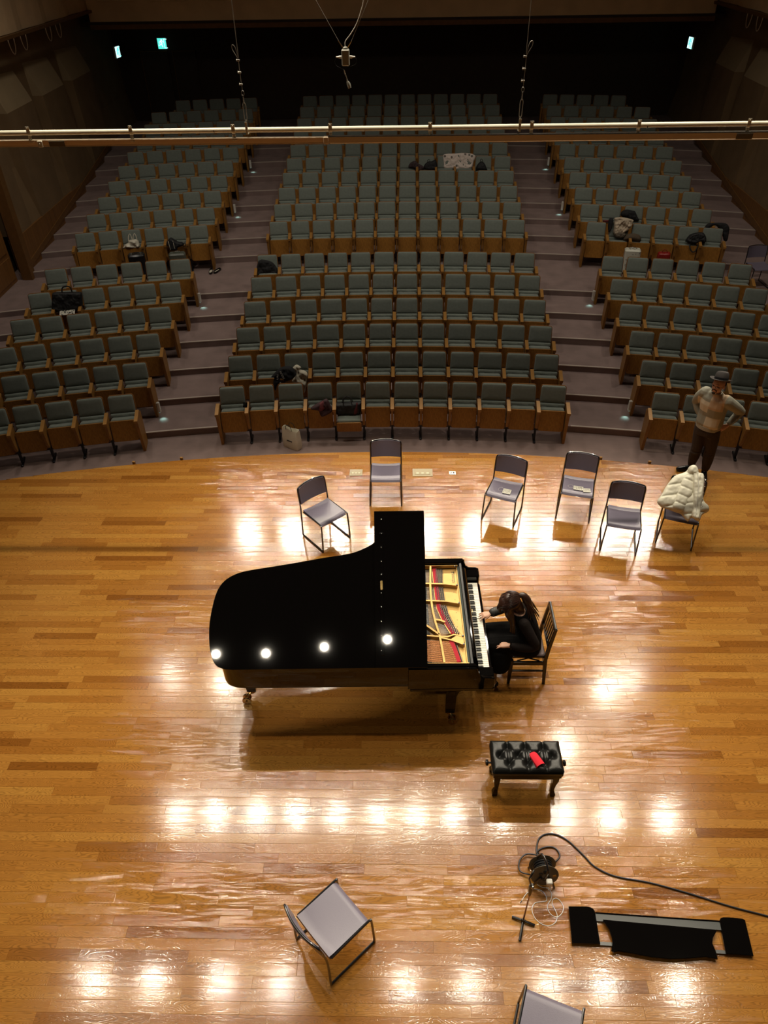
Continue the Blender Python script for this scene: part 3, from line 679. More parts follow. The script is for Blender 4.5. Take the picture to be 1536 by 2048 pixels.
    ol = [(1.938,0.0),(1.938,1.55),(1.72,1.55),(1.60,1.44),(1.50,1.32),(1.429,1.235),(1.338,1.18),(1.187,1.126),(.937,1.089),(.687,1.046),(.421,1.005),(.17,.967),(.041,.931),(-.066,.864),(-.136,.756),(-.177,.588),(-.195,.435),(-.193,.302),(-.178,.184),(-.151,.099),(-.106,.037),(-.035,.007),(.045,-.001),(.6,0)]
    cur = catmull([(a, b, 0) for a, b in ol[4:22]], 4); P = ol[:4]+[(p.x, p.y) for p in cur]+ol[22:]
    lid = MB().prism(P, -.024, 0, LT, ch=.003).build('lid', bl, t)
    flap = MB().prism(rrect(1.432, .0, 1.936, 1.552, .006), .001, .022, LT, ch=.003).build('front_flap', bl, t)
    MB().prism(rrect(1.484, .12, 1.522, 1.33, .01), .022, .0265, LT, ch=.002).build('flap_moulding', bl, flap)
    for u, v in ((1.505,1.465),(1.505,1.321),(1.502,1.178),(1.502,1.037),(1.5,.906),(1.498,.722),(1.497,.584),(1.495,.443),(1.494,.307),(1.492,.163)):
        MB().lathe([(.0065, .0262), (.0065, .029), (.003, .031)], LT @ Matrix.Translation((u, v, 0)), 8).build('hinge_screw', M['steel'], flap)
    MB().prism(rrect(1.489, .757, 1.511, .846, .004), .0262, .030, LT).build('lock_plate', M['brass'], flap)
    # hinges on the near side
    for u in (.35, 1.2): 
        mb = MB(); mb.box((-2.611+u, .028, .99), (.09, .018, .02)); mb.build('lid_hinge', M['brass'], t)
    # prop stick
    a = Vector((-.95, 1.43, .97)); b = LT @ Vector((1.78, 1.42, -.024)); MB().tube([a, b], .011, 8).build('prop_stick', bl, t)
    # legs with casters
    def leg(u, v, cast):
        mb = MB(); mb.rings([[(u+sx*w, v+sy*w, z) for sx, sy in ((-1,-1),(1,-1),(1,1),(-1,1))] for w, z in ((.085,.66),(.08,.60),(.055,.52),(.052,.22),(.047,.15),(.03,.148))])
        lg = mb.build('leg', bl, t, smooth=False)
        mb = MB(); mb.lathe([(.018,.15),(.03,.135),(.034,.10),(.022,.09)], Matrix.Translation((u, v, 0)), 14)
        cx, cy = cast
        for s in (-1, 1): mb.lathe([(.012,-.010),(.046,-.010),(.050,0),(.046,.010),(.012,.010)], Matrix.Translation((cx, cy+s*.026, .05)) @ Matrix.Rotation(pi/2, 4, 'X'), 18)
        mb.tube([(u, v, .11), ((u+cx)/2, (v+cy)/2, .10), (cx, cy, .055)], .016, 8); mb.tube([(cx, cy-.045, .05), (cx, cy+.045, .05)], .012, 8)
        mb.build('caster', M['brass'], lg)
    leg(-.415, .125, (-.385, .07)); leg(-.415, 1.43, (-.39, 1.39)); leg(-2.54, .42, (-2.60, .36))
    # curved bracket of the near front leg
    P = [(-.37, .655), (-.05, .655), (-.20, .635), (-.30, .59), (-.345, .53), (-.36, .47), (-.37, .47)]
    for v in (.10, 1.47): MB().prism(P, 0, .05, Matrix.Translation((0, v, 0)) @ Matrix.Rotation(pi/2, 4, 'X')).build('leg_bracket', bl, t)
    # pedal lyre
    ly = MB()
    for s in (-.13, .13): ly.tube([(-.40, .785+s*.8, .63), (-.38, .785+s, .40), (-.36, .785+s*.7, .14)], .016, 8)
    ly.box((-.35, .785, .11), (.12, .34, .07), ch=.01); l = ly.build('pedal_lyre', bl, t)
    for s in (-.09, 0, .09): MB().box((-.24, .785+s, .085), (.14, .028, .01), ch=.004).build('pedal', M['brass'], l)
build_piano()
# ------------------------------------------------------------------ tufted bench
def build_bench():
    t = thing('piano_bench', 'black button-tufted leather piano bench with side knobs, a red cloth lies on it', 'bench', (1.205, 3.84, 0))
    tuf = [(x, .085) for x in (-.17, 0, .17)] + [(x, 0) for x in (-.25, -.083, .083, .25)] + [(x, -.085) for x in (-.17, 0, .17)]
    def top(u, v):
        x = -.33+.66*u; y = -.165+.33*v; d = min(sqrt((x-a)**2+(y-b)**2) for a, b in tuf)
        ds = sorted((sqrt((x-a)**2+(y-b)**2), i) for i, (a, b) in enumerate(tuf))
        seam = abs(ds[1][0]-ds[0][0]); e = min(x+.33, .33-x, y+.165, .165-y)
        # pleat lines join neighbouring buttons
        ln = 1e9
        for i, (a, b) in enumerate(tuf):
            for j, (c, f) in enumerate(tuf):
                if j > i and abs(f-b) > .05 and abs(c-a) < .12:
                    q = max(0, min(1, ((x-a)*(c-a)+(y-b)*(f-b))/((c-a)**2+(f-b)**2))); ln = min(ln, sqrt((x-a-(c-a)*q)**2+(y-b-(f-b)*q)**2))
        for (a, b) in tuf:
            if abs(b) > .05:
                yy = .165 if b > 0 else -.165; q = max(0, min(1, (y-b)/(yy-b))); ln = min(ln, sqrt((x-a)**2+(y-b-(yy-b)*q)**2))
        z = .052*(1-math.exp(-(d/.036)**2))*.75 + .013*(1-math.exp(-(ln/.014)**2)) 
        z *= 1
        z += -.03*math.exp(-(e/.018)) - .0
        return (x, y, .445+z)
    mb = MB(); mb.grid(top, 88, 44)
    cu = mb.build('cushion', M['leather'], t, ang=180)
    P = rrect(-.333, -.168, .333, .168, .02); MB().prism(P, .385, .448, ch=.012).build('cushion_side', M['leather'], t)
    for a, b in tuf: MB().ell((a, b, .449), (.009, .009, .005), nu=8, nv=5).build('button', M['leather'], cu)
    MB().box((0, 0, .365), (.64, .32, .04), ch=.006).build('seat_frame', M['blk'], t)
    MB().box((0, 0, .325), (.61, .29, .05), ch=.006).build('apron', M['blk'], t)
    for sx in (-1, 1):
        for sy in (-1, 1):
            mb = MB(); R = []
            for z, w, o in ((.34, .030, 0), (.28, .028, .002), (.18, .021, -.004), (.09, .017, -.006), (.06, .022, .0), (.035, .026, .004), (.0, .020, .006)):
                cx = sx*(.275+o); cy = sy*(.12+o); R.append([(cx+a*w, cy+b*w, z) for a, b in ((-1,-1),(1,-1),(1,1),(-1,1))])
            mb.rings(R); mb.build('leg', M['blk'], t, smooth=False)
        MB().lathe([(.010,0),(.010,.035),(.026,.038),(.030,.048),(.026,.060),(.012,.064)], Matrix.Translation((sx*.318, -.01, .37)) @ Matrix.Rotation(sx*pi/2, 4, 'Y'), 16).build('height_knob', M['blk2'], t)
build_bench()
def red_cloth():
    mb = MB(); c = [(-.036, 0), (-.033, .022), (-.018, .036), (0, .041), (.018, .036), (.033, .022), (.037, 0)]
    pts = []
    for k, (w, h) in ((-.085, (1, 1)), (-.04, (1, .85)), (.02, (.95, .7)), (.06, (.9, .5)), (.085, (.62, .3))):
        x_s = 1.2; pts.append([(x*w*x_s, k*.9, z*h) for x, z in c]+[(x*w*.93*x_s, k*.9, z*h-.004 if z*h > .006 else z*h) for x, z in c[::-1]])
    mb.rings(pts, caps=True); o = mb.build('red_cloth', M['redcloth']); o.location = (1.285, 3.785, .500); o.rotation_euler = (0, 0, radians(24)); tag(o, 'small red cloth folded into an arch on the black piano bench', 'cloth')
red_cloth()
# ------------------------------------------------------------------ stacking chairs
def chair_meshes():
    C_ = {}; r = .0105; W = .228
    for s, nm in ((-1, 'l'), (1, 'r')):
        P = [(s*.212, .19, .432), (s*.212, -.17, .445), (s*.213, -.205, .437), (s*.216, -.222, .405), (s*W, -.232, .035), (s*W, -.215, .011), (s*W, -.18, .0105), (s*W, .19, .0105), (s*W, .225, .013), (s*W, .236, .04), (s*.226, .232, .30), (s*.222, .236, .50), (s*.222, .262, .70)]
        C_['f'+nm] = MB().tube(catmull(P, 3), r, 8).mesh('side_frame', M['ctube'], True)
    P = [(-.222, .236, .50), (-.222, .262, .70), (-.218, .272, .755), (-.198, .282, .785), (-.10, .308, .795), (0, .316, .797), (.10, .308, .795), (.198, .282, .785), (.218, .272, .755), (.222, .262, .70), (.222, .236, .50)]
    C_['top'] = MB().tube(catmull(P, 3), .0095, 8).mesh('back_frame', M['ctube'], True)
    def back(u, v):
        x = -.208+.416*u; z = .545+.238*v; e = (1-abs(2*u-1)**14)
        if v > .8: x *= 1-.06*((v-.8)/.2)**2
        return (x, .226+.042*(1-(2*u-1)**2)*(.55+.45*v)+.038*v, z)
    C_['back'] = MB().grid(back, 16, 8, .022).mesh('backrest', M['vinyl'], True, 60)
    def seat(u, v):
        x = -.203+.406*u; y = .20-.42*v; z = .452-.016*(1-(2*u-1)**2)*(1-.7*v)
        if v > .86: q = (v-.86)/.14; z -= .035*q*q; y += .012*q*q
        if v < .1: z += .010*(1-v/.1)
        return (x, y, z)
    C_['seat'] = MB().grid(seat, 14, 16, -.022).mesh('seat', M['vinyl'], True, 60)
    C_['cross'] = MB().tube([(-.212, .19, .428), (.212, .19, .428)], .009, 6).mesh('cross_bar', M['ctube'], True)
    C_['cross2'] = MB().tube([(-.212, -.17, .425), (.212, -.17, .425)], .009, 6).mesh('cross_bar', M['ctube'], True)
    C_['glide'] = MB().box((0,0,0), (.018, .03, .008), ch=.002).mesh('glide', M['blk2'], False)
    return C_
CM = chair_meshes()
def chair(x, y, z, deg, label):
    t = thing('stacking_chair', label, 'chair', (x, y, z), radians(deg), 'mauve-grey stacking chairs')
    for k in ('fl', 'fr', 'top', 'back', 'seat', 'cross', 'cross2'): link_part(CM[k].name.split('.')[0], CM[k], t)
    return t
chair(-1.0, 7.504, 0, 41, 'mauve-grey stacking chair left of centre, turned towards the piano')
chair(-.19, 8.404, 0, 0, 'mauve-grey stacking chair facing straight forward, behind the raised piano lid')
chair(1.467, 8.0, 0, -22, 'mauve-grey stacking chair with one small paper tag on its seat')
chair(2.496, 8.068, 0, -14.6, 'mauve-grey stacking chair with two paper tags on its seat')
chair(2.971, 7.395, 0, -13.1, 'empty mauve-grey stacking chair between the tagged chairs and the coat')
CHF = chair(3.77, 7.516, 0, -20, 'mauve-grey stacking chair under the white puffer coat')
chair(-.532, 2.396, 0, 133.4, 'mauve-grey stacking chair in the left foreground seen from behind')
chair(1.076, 1.665, 0, 160.4, 'mauve-grey stacking chair cut off by the bottom edge of the photo')
chair(8.07, 16.16, 0.0, 4, 'mauve-grey stacking chair on the carpet by the right wall')
# paper tags
def tagcard(x, y, z, rz, w, h, name, lab):
    t = MB().box((0,0,0), (w, h, .003)).build(name, M['paper'], smooth=False); t.location = (x, y, z); t.rotation_euler = (.0, 0, rz)
    tag(t, lab, 'tag', 'paper tags on the chairs')
    mb = MB(); rr = random.Random(int(x*100))
    for i in range(4):
        for k in range(5): mb.box((-w*.36+k*w*.17, h*.28-i*h*.18, .0018), (w*.11*rr.uniform(.5, 1), h*.07, .001))
    mb.build('print', M['ink'], t, smooth=False)
    P = [(-w/2, h*.3, .003), (-w*.8, h*.6, .004), (-w*1.1, h*.2, .004), (-w*.9, -h*.3, .004), (-w*.55, 0, .003)]
    MB().tube(catmull(P, 4, True), .0012, 5, closed=True).build('cord', M['white'], t)

tagcard(1.49, 7.93, .456, -.35, .11, .105, 'paper_tag', 'single paper tag with a cord on the seat of a stacking chair')
tagcard(2.485, 8.00, .458, -.25, .13, .085, 'paper_tag', 'left one of two paper tags lying together on a chair seat')
tagcard(2.59, 7.95, .458, -.1, .10, .085, 'paper_tag', 'right one of two paper tags lying together on a chair seat')
# ------------------------------------------------------------------ pianist's wooden chair
def wood_chair():
    t = thing('piano_chair', 'black wooden slat-back chair that the pianist sits on', 'chair', (1.40, 5.23, 0), 0)
    b = M['blk2']
    for sy in (-1, 1):
        MB().rings([[(-.185+a*w, sy*.185+c*w, z) for a, c in ((-1,-1),(1,-1),(1,1),(-1,1))] for w, z in ((.020, .40), (.019, .2), (.014, 0))]).build('leg', b, t, smooth=False)
        R = []
        for x, z, w in ((.205, 0, .015), (.190, .2, .018), (.175, .42, .020), (.19, .6, .018), (.225, .90, .014)): R.append([(x-w, sy*.19-.013, z), (x+w, sy*.19-.013, z), (x+w, sy*.19+.013, z), (x-w, sy*.19+.013, z)])
        MB().rings(R).build('back_post', b, t, smooth=False)
        MB().box((0, sy*.185, .345), (.36, .022, .055), ch=.004).build('side_rail', b, t)
        MB().box((0, sy*.185, .215), (.37, .018, .026), ch=.004).build('stretcher', b, t)
        MB().box((0, sy*.165, .425), (.36, .022, .022), ch=.004).build('seat_rail', b, t)
        for q in (-1, 1): MB().tube([(q*.12, sy*.165, .36), (-q*.04, sy*.165, .42)], .008, 6).build('scissor_bar', b, t)
    MB().box((-.18, 0, .345), (.022, .36, .055), ch=.004).build('front_rail', b, t); MB().box((.175, 0, .345), (.022, .36, .055), ch=.004).build('rear_rail', b, t)
    MB().prism(rrect(-.185, -.185, .165, .185, .03), .436, .475, ch=.010).build('seat_pad', mat('brown_grey_vinyl', (.20, .15, .15), .3), t)
    MB().prism(rrect(-.195, -.192, .175, .192, .03), .43, .462, ch=.006).build('seat_frame', b, t)
    R = Matrix.Rotation(radians(7), 3, 'Y')
    MB().box((.222, 0, .885), (.024, .40, .05), R, ch=.006).build('top_rail', b, t); MB().box((.192, 0, .58), (.020, .37, .04), R, ch=.004).build('lower_rail', b, t)
    for y in (-.11, -.055, 0, .055, .11): MB().box((.207, y, .73), (.012, .020, .27), R).build('slat', b, t, smooth=False)
wood_chair()
# ------------------------------------------------------------------ batten and rail above the stage
def batten():
    t = thing('lighting_batten', 'long ivory pipe hung horizontally across the hall in front of the seats', 'pipe', (0, 8, 4.98))
    MB().tube([(-6, 0, -.003), (6, 0, .012)], .0243, 16).build('pipe', M['tubew'], t)
    for x in (-1.85, 2.45, 4.9): MB().tube([(x, 0, 0), (x+.006, 0, 0)], .0248, 16).build('pipe_joint', M['iron'], t)
    for x in (-5.75, -4.72, -3.715, -2.682, -1.652, -.682, .31, 1.313, 2.366, 3.439, 4.45, 5.5):
        c = MB(); c.box((x, -.027, .035), (.036, .004, .05), ch=.001); c.box((x, -.024, -.055), (.034, .004, .055), ch=.001)
        c.tube([(x, -.001, -.0), (x, .001, 0)], .001, 4)
        R = [[(x-.018, -.0275*cos(a), .0275*sin(a)), (x+.018, -.0275*cos(a), .0275*sin(a)), (x+.018, -.030*cos(a), .030*sin(a)), (x-.018, -.030*cos(a), .030*sin(a))] for a in [radians(q) for q in range(-70, 71, 14)]]
        c.rings(R); c.ell((x, -.031, .045), (.007, .004, .007), nu=8, nv=5); c.ell((x, -.028, -.055), (.007, .004, .007), nu=8, nv=5)
        c.box((x, -.012, -.083), (.05, .035, .010), ch=.002)
        c.build('clamp', M['zinc'], t, smooth=False)
    for x in (-1.516, 1.195):
        h = thing('suspension_wire', 'thin steel wire with clips and turnbuckle holding the pipe on the %s' % ('left' if x < 0 else 'right'), 'wire', (x, 8, 4.98), 0, 'pipe suspension wires')
        s = 1 if x > 0 else -1
        MB().tube([(0, 0, .62), (0, .0, 5.2)], .0033, 5).build('wire', M['wire'], h)
        L = [(0, 0, .34), (.004*s, 0, .5), (.005*s, 0, .62), (.02*s, 0, .70), (.045*s, 0, .725), (.05*s, 0, .69), (.02*s, 0, .635), (0, 0, .60)]
        MB().tube(catmull(L, 4), .0034, 5).build('wire_loop', M['wire'], h)
        for z in (.40, .50, .60): 
            c = MB(); c.box((-.008, 0, z), (.034, .016, .016), ch=.003); c.tube([(-.02, 0, z-.01), (-.02, 0, z+.018)], .003, 5); c.build('wire_clip', M['wire'], h)
        MB().tube([(0.012*cos(a), 0, .325+.022*sin(a)) for a in [2*pi*i/12 for i in range(12)]], .004, 6, closed=True).build('eye', M['steel'], h)
        c = MB(); c.tube([(0, 0, .30), (0, 0, .235)], .005, 6); c.tube([(0, 0, .09), (0, 0, .055)], .005, 6)
        for q in (-1, 1): c.tube([(q*.004, 0, .245), (q*.013, 0, .225), (q*.013, 0, .105), (q*.004, 0, .085)], .004, 6)
        c.build('turnbuckle', M['wire'], h)
        c = MB(); c.box((0, -.027, .045), (.024, .004, .07)); c.box((0, -.03, 0), (.020, .004, .07)); c.box((0, .0, -.031), (.024, .06, .004)); c.ell((0, -.03, .04), (.005, .004, .005), nu=8, nv=4); c.build('hanger', M['zinc'], h, smooth=False)
    t = thing('curtain_track', 'flat bronze curtain track hung under the ivory pipe', 'track', (0, 7.985, 4.888))
    c = MB(); c.box((-3.37, 0, .026), (5.3, .05, .006)); c.box((-3.37, .02, 0), (5.3, .005, .054)); c.box((-3.37, -.018, -.026), (5.3, .012, .008)); c.build('channel_section', M['railm'], t, smooth=False)
    c = MB(); c.box((2.64, 0, .002), (6.7, .045, .058), ch=.003); c.build('box_section', M['railm'], t, smooth=False)
    MB().box((2.64, 0, .033), (6.7, .05, .008)).build('top_lip', M['steel'], t, smooth=False)
    MB().box((-.73, -.004, .0), (.05, .06, .066), ch=.004).build('end_cap', M['railm'], t, smooth=False)
    MB().tube([(-.7, .06, -.042), (6, .06, -.048)], .0055, 6).build('cord', M['tubew'], t)
    for x in (-3.62, ): 
        c = MB(); c.box((x, -.03, -.002), (.05, .02, .06), ch=.004); c.ell((x, -.042, 0), (.006,.004,.006), nu=8, nv=4); c.build('stop_block', M['zinc'], t, smooth=False)
    for x in (-3.45, 3.42, -5.0): MB().box((x, -.028, -.003), (.16, .004, .05)).build('tape', mat('grey_tape', (.16, .14, .10), .7) if 'grey_tape' not in D.materials else D.materials['grey_tape'], t, smooth=False)
batten()
# ------------------------------------------------------------------ hanging microphone unit
def hang_mic():
    t = thing('hanging_microphone', 'pale grey microphone box hanging from three wires before the dark back wall', 'microphone', (-.502, 8.0, 5.6))
    g = mat('pale_grey_plastic', (.34, .33, .28), .45)
    MB().prism(rrect(-.037, -.037, .037, .037, .014), -.075, .058, ch=.008).build('box', g, t); MB().lathe([(.024, .058), (.022, .072), (.010, .078)], n=12).build('cap', g, t)
    for s in (-1, 1):
        MB().lathe([(.013,0),(.012,.02),(.007,.04),(.005,.055)], Matrix.Translation((s*.035, 0, -.005)) @ Matrix.Rotation(s*pi/2, 4, 'Y'), 10).build('plug', M['white'], t)
        MB().tube(catmull([(s*.085, 0, -.006), (s*.105, 0, -.04), (s*.09, 0, -.075), (s*.06, 0, -.09), (s*.02, 0, -.11)] if s < 0 else [(s*.085, 0, -.006), (s*.105, 0, -.03), (s*.09, 0, -.065), (s*.04, 0, -.082)], 4), .0015, 5).build('cord', M['cable'], t)
        e = (-.061, 0, .125) if s < 0 else (.059, 0, .12); d = (-.95, 0, 1.6) if s < 0 else (.85, 0, 1.6)
        MB().tube([(s*.02, 0, .07), e], [.006, .005], 6).build('carabiner', M['steel'], t); MB().tube([e, (e[0]*1+(d[0]-e[0])*.5, 0, e[2]+(d[2]-e[2])*.5), (d[0]*1.5, .1, d[2]*1.5)], .0026, 5).build('wire', M['wire'], t)
    MB().tube(catmull([(0, 0, .07), (.004, 0, .12), (.05, 0, .17), (.11, 0, .25), (.16, 0, .36), (.19, 0, .50), (.25, 0, 1.2), (.28, 0, 3.0)], 4), .004, 6).build('feed_cable', M['white'], t)
    MB().tube([(-.02, 0, -.11), (-.01, 0, -.145)], [.004, .006], 8).build('connector', M['white'], t)
    MB().tube([(-.01, 0, -.145), (.002, 0, -.175), (.008, 0, -.205)], [.006, .003, .007], 8).build('joint', g, t)
    MB().tube([(.008, 0, -.205), (.018, 0, -.225), (.028, 0, -.262)], [.009, .018, .016], 10).build('capsule', g, t)
hang_mic()
# ------------------------------------------------------------------ stage furniture on the floor
def music_desk():
    t = thing('music_desk', 'black lacquered music desk taken off the piano, lying flat on the floor', 'music desk', (2.19, 2.5, 0), -.055)
    b = M['blk']
    dk = [(-0.466,0.03),(-0.429,-0.032),(-0.417,-0.097),(-0.418,-0.141),(-0.439,-0.195),(-0.418,-0.207),(-0.381,-0.194),(-0.247,-0.209),(-0.113,-0.224),(0.033,-0.227),(0.184,-0.212),(0.324,-0.192),(0.412,-0.202),(0.412,-0.139),(0.4,-0.087),(0.416,-0.042),(0.459,0.009),(.459,.022),(-.466,.042)]
    MB().prism(dk, .022, .044, ch=.004).build('desk_panel', b, t)
    MB().prism([(-0.743,0.133),(-0.592,0.143),(-0.56,.140),(-.535,.128),(-0.523,0.105),(-0.518,-0.153),(-0.751,-0.16)], .008, .036, ch=.005).build('side_shelf', b, t)
    MB().prism([(0.512,0.10),(.525,.120),(.55,.130),(0.60,0.133),(0.71,0.13),(.728,.118),(0.712,-0.156),(0.493,-0.155)], .008, .036, ch=.005).build('side_shelf', b, t)
    g = mat('grey_lacquer', (.06, .065, .065), .22)
    MB().prism([(-.54,.094),(.53,.091),(.53,.030),(-.54,.034)], .006, .022).build('rear_rail', g, t, smooth=False); MB().box((0, .098, .016), (1.04, .012, .024), ch=.003).build('rail_lip', b, t)
    MB().box((0, -.139, .014), (1.04, .026, .014)).build('front_rail', g, t, smooth=False)
music_desk()
def cable_reel():
    t = thing('cable_reel', 'dark drum cable reel with handle and a white adapter plugged in', 'cable reel', (1.262, 2.92, 0))
    tr = Matrix.Translation((0, 0, .165)) @ Matrix.Rotation(radians(-14), 4, 'X')
    fm = mat('olive_grey_plastic', (.085, .07, .045), .35)
    def disc(y, r, th): 
        return MB().lathe([(.03, -th/2), (r-.012, -th/2), (r, -th*.2), (r, th*.2), (r-.012, th/2), (.03, th/2)], tr @ Matrix.Translation((0, y, 0)) @ Matrix.Rotation(pi/2, 4, 'X'), 28)
    disc(.055, .118, .008).build('flange', fm, t); fr = disc(-.055, .122, .010).build('flange', fm, t)
    mb = MB()
    for k in range(4):
        for j in range(2): mb.tube([(tr @ Vector(((.075+.008*j)*cos(a), -.036+.024*k, (.075+.008*j)*sin(a)))) for a in [2*pi*i/18 for i in range(18)]], .0075, 6, closed=True)
    mb.lathe([(.07, -.05), (.07, .05)], tr @ Matrix.Rotation(pi/2, 4, 'X'), 18); mb.build('wound_cable', M['cable'], t)
    for x, z in ((-.035, .02), (.0, .045), (.0, -.045), (-.035, -.025)):
        s = MB().lathe([(.018, 0), (.018, .004), (.014, .005)], tr @ Matrix.Translation((x, -.060, z)) @ Matrix.Rotation(pi/2, 4, 'X'), 12).build('socket', M['cable'], fr)
    MB().box((0,0,0), (.03, .002, .022)).build('warning_label', mat('orange_label', (.45, .20, .02), .6), fr, smooth=False).matrix_basis = tr @ Matrix.Translation((.085, -.061, .0)) @ Matrix.Rotation(-.3, 4, 'Y')
    mb = MB(); mb.tube(catmull([(-.03, .075, .0), (-.06, .08, .14), (-.035, .07, .30), (-.02, .04, .345), (.0, -.02, .34), (.01, -.075, .30), (.0, -.08, .18)], 4), .010, 8)
    mb.build('handle', M['ctube'], t)
    for s in (-1, 1): MB().tube([(s*.10, -.085, .012), (s*.075, -.08, .10), (s*.03, -.075, .17)], .010, 8).build('foot', M['ctube'], t); MB().tube([(s*.10, .085, .012), (s*.075, .08, .10), (s*.03, .07, .17)], .010, 8).build('foot', M['ctube'], t)
    a = thing('power_adapter', 'white cube charger plugged into the front of the cable reel', 'charger', (1.29, 2.815, .195))
    MB().box((0, -.012, 0), (.05, .045, .045), ch=.007).build('body', M['white'], a); MB().tube(catmull([(.01, -.02, -.02), (.014, -.035, -.07), (.008, -.03, -.12), (.0, -.02, -.09)], 4), .004, 6).build('plug_lead', M['white'], a)
    P = [[1.279,3.104],[1.256,3.135],[1.261,3.191],[1.291,3.268],[1.348,3.311],[1.419,3.321],[1.492,3.302],[1.565,3.251],[1.627,3.182],[1.687,3.108],[1.757,3.023],[1.917,2.941],[2.211,2.888],[2.534,2.798],[2.844,2.698],[3.137,2.621],[3.377,2.552],[4.6,2.2],[6.5,1.9]]
    o = MB().tube(catmull([(1.27, 3.02, .10), (1.275, 3.06, .03)]+[(x, y, .0085) for x, y in P], 4), .0075, 8).build('black_cable', M['cable']); tag(o, 'black cable running from the reel across the floor to the right', 'cable')
    t.location; c2 = MB(); c2.M = Matrix.Translation((-1.262, -2.92, 0)); c2.tube(catmull([(1.29, 3.0, .12)]+[(x, y, .03) for x, y in [[1.271,3.097],[1.218,3.118],[1.15,3.118],[1.095,3.074],[1.072,3.013],[1.081,2.965],[1.121,2.947]]]+[(1.17, 2.92, .06), (1.20, 2.86, .10)], 4), .0065, 8).build('cable_loop', M['cable'], t)
    c2 = MB(); c2.M = Matrix.Translation((-1.262, -2.92, 0)); c2.tube(catmull([(1.27, 3.02, .10)]+[(x, y, .012) for x, y in [[1.271,3.138],[1.261,3.153],[1.302,3.182],[1.367,3.198],[1.422,3.189],[1.453,3.152],[1.455,3.108],[1.413,3.065]]]+[(1.36, 3.02, .06)], 4), .0065, 8).build('cable_loop', M['cable'], t)
    Wp = [[1.226,2.908],[1.22,2.867],[1.259,2.841],[1.305,2.833],[1.332,2.793],[1.32,2.741],[1.287,2.701],[1.28,2.657],[1.305,2.613],[1.349,2.597],[1.396,2.63],[1.416,2.68],[1.4,2.725],[1.369,2.75],[1.338,2.741],[1.324,2.707],[1.337,2.663],[1.351,2.608],[1.325,2.553],[1.269,2.528],[1.207,2.541],[1.161,2.584],[1.143,2.639],[1.149,2.677],[1.18,2.711],[1.234,2.72],[1.277,2.729],[1.28,2.769],[1.254,2.809],[1.202,2.826],[1.16,2.82],[1.106,2.779],[1.064,2.727]]
    o = MB().tube(catmull([(x, y, .0035+.003*(i in (16, 17))) for i, (x, y) in enumerate(Wp)], 4), .0028, 6).build('white_cable', M['white']); tag(o, 'thin white charging cable looped on the floor before the reel', 'cable')
    MB().tube([(1.064,2.727,.004), (1.05,2.708,.004)], .004, 6).build('plug_tip', M['iron'], o)
cable_reel()
def mic_stand():
    t = thing('microphone_stand', 'small black tripod microphone stand beside the cable reel', 'microphone stand', (1.053, 2.559, 0))
    for x, y in ((-.089, .032), (.093, -.034), (-.047, -.154)): 
        MB().tube([(0, 0, .022), (x*.6, y*.6, .018), (x, y, .012)], [.010, .012, .012], 8).build('leg', M['blk2'], t)
    MB().lathe([(.018, 0), (.018, .03), (.012, .045)], n=12).build('hub', M['blk2'], t)
    MB().tube([(0, 0, .03), (-.004, 0, .56)], .0075, 8).build('pole', mat('bronze_pole', (.34, .17, .07), .25, metal=.8), t)
    MB().tube([(-.004, 0, .52), (-.005, 0, .57), (-.008, 0, .66), (-.01, 0, .70)], [.011, .016, .020, .017], 10).build('clutch', M['blk2'], t)
    MB().ell((-.002, -.02, .705), (.016, .013, .013), nu=10, nv=6).build('clamp_screw', M['steel'], t)
    MB().tube(catmull([(-.01, 0, .69), (-.035, -.01, .80), (-.045, -.02, .86), (-.03, -.01, .90), (-.01, .02, .91)], 3), .008, 7).build('mount_arm', M['blk2'], t)
mic_stand()
def outlets():
    for x0, x1, y0, y1, lab in ((-.76, -.562, 8.905, 9.07, 'square beige floor outlet cover left of the forward-facing chair'), (.208, .515, 8.89, 9.082, 'wide beige floor outlet cover behind the raised piano lid')):
        t = thing('floor_outlet', lab, 'floor outlet', ((x0+x1)/2, (y0+y1)/2, 0)); w, h = x1-x0, y1-y0
        MB().box((0,0,.003), (w, h, .006), ch=.002).build('plate', M['grille'], t); MB().box((0, .01, .0075), (w*.78, h*.62, .004), ch=.001).build('cover', M['grille'], t)
        for i in (-1, 0, 1): MB().box((i*w*.25, -h*.12, .010), (w*.12, h*.12, .002)).build('catch', M['railm'], t, smooth=False)
    t = thing('floor_outlet', 'small metal floor socket, rightmost of the three floor outlets', 'floor outlet', (.82, 8.975, 0)); MB().box((0,0,.003), (.105, .085, .006), ch=.002).build('plate', M['steel'], t)
    for i in (-1, 1): MB().box((i*.02, 0, .0065), (.018, .03, .002)).build('socket', M['ink'], t, smooth=False)
outlets()
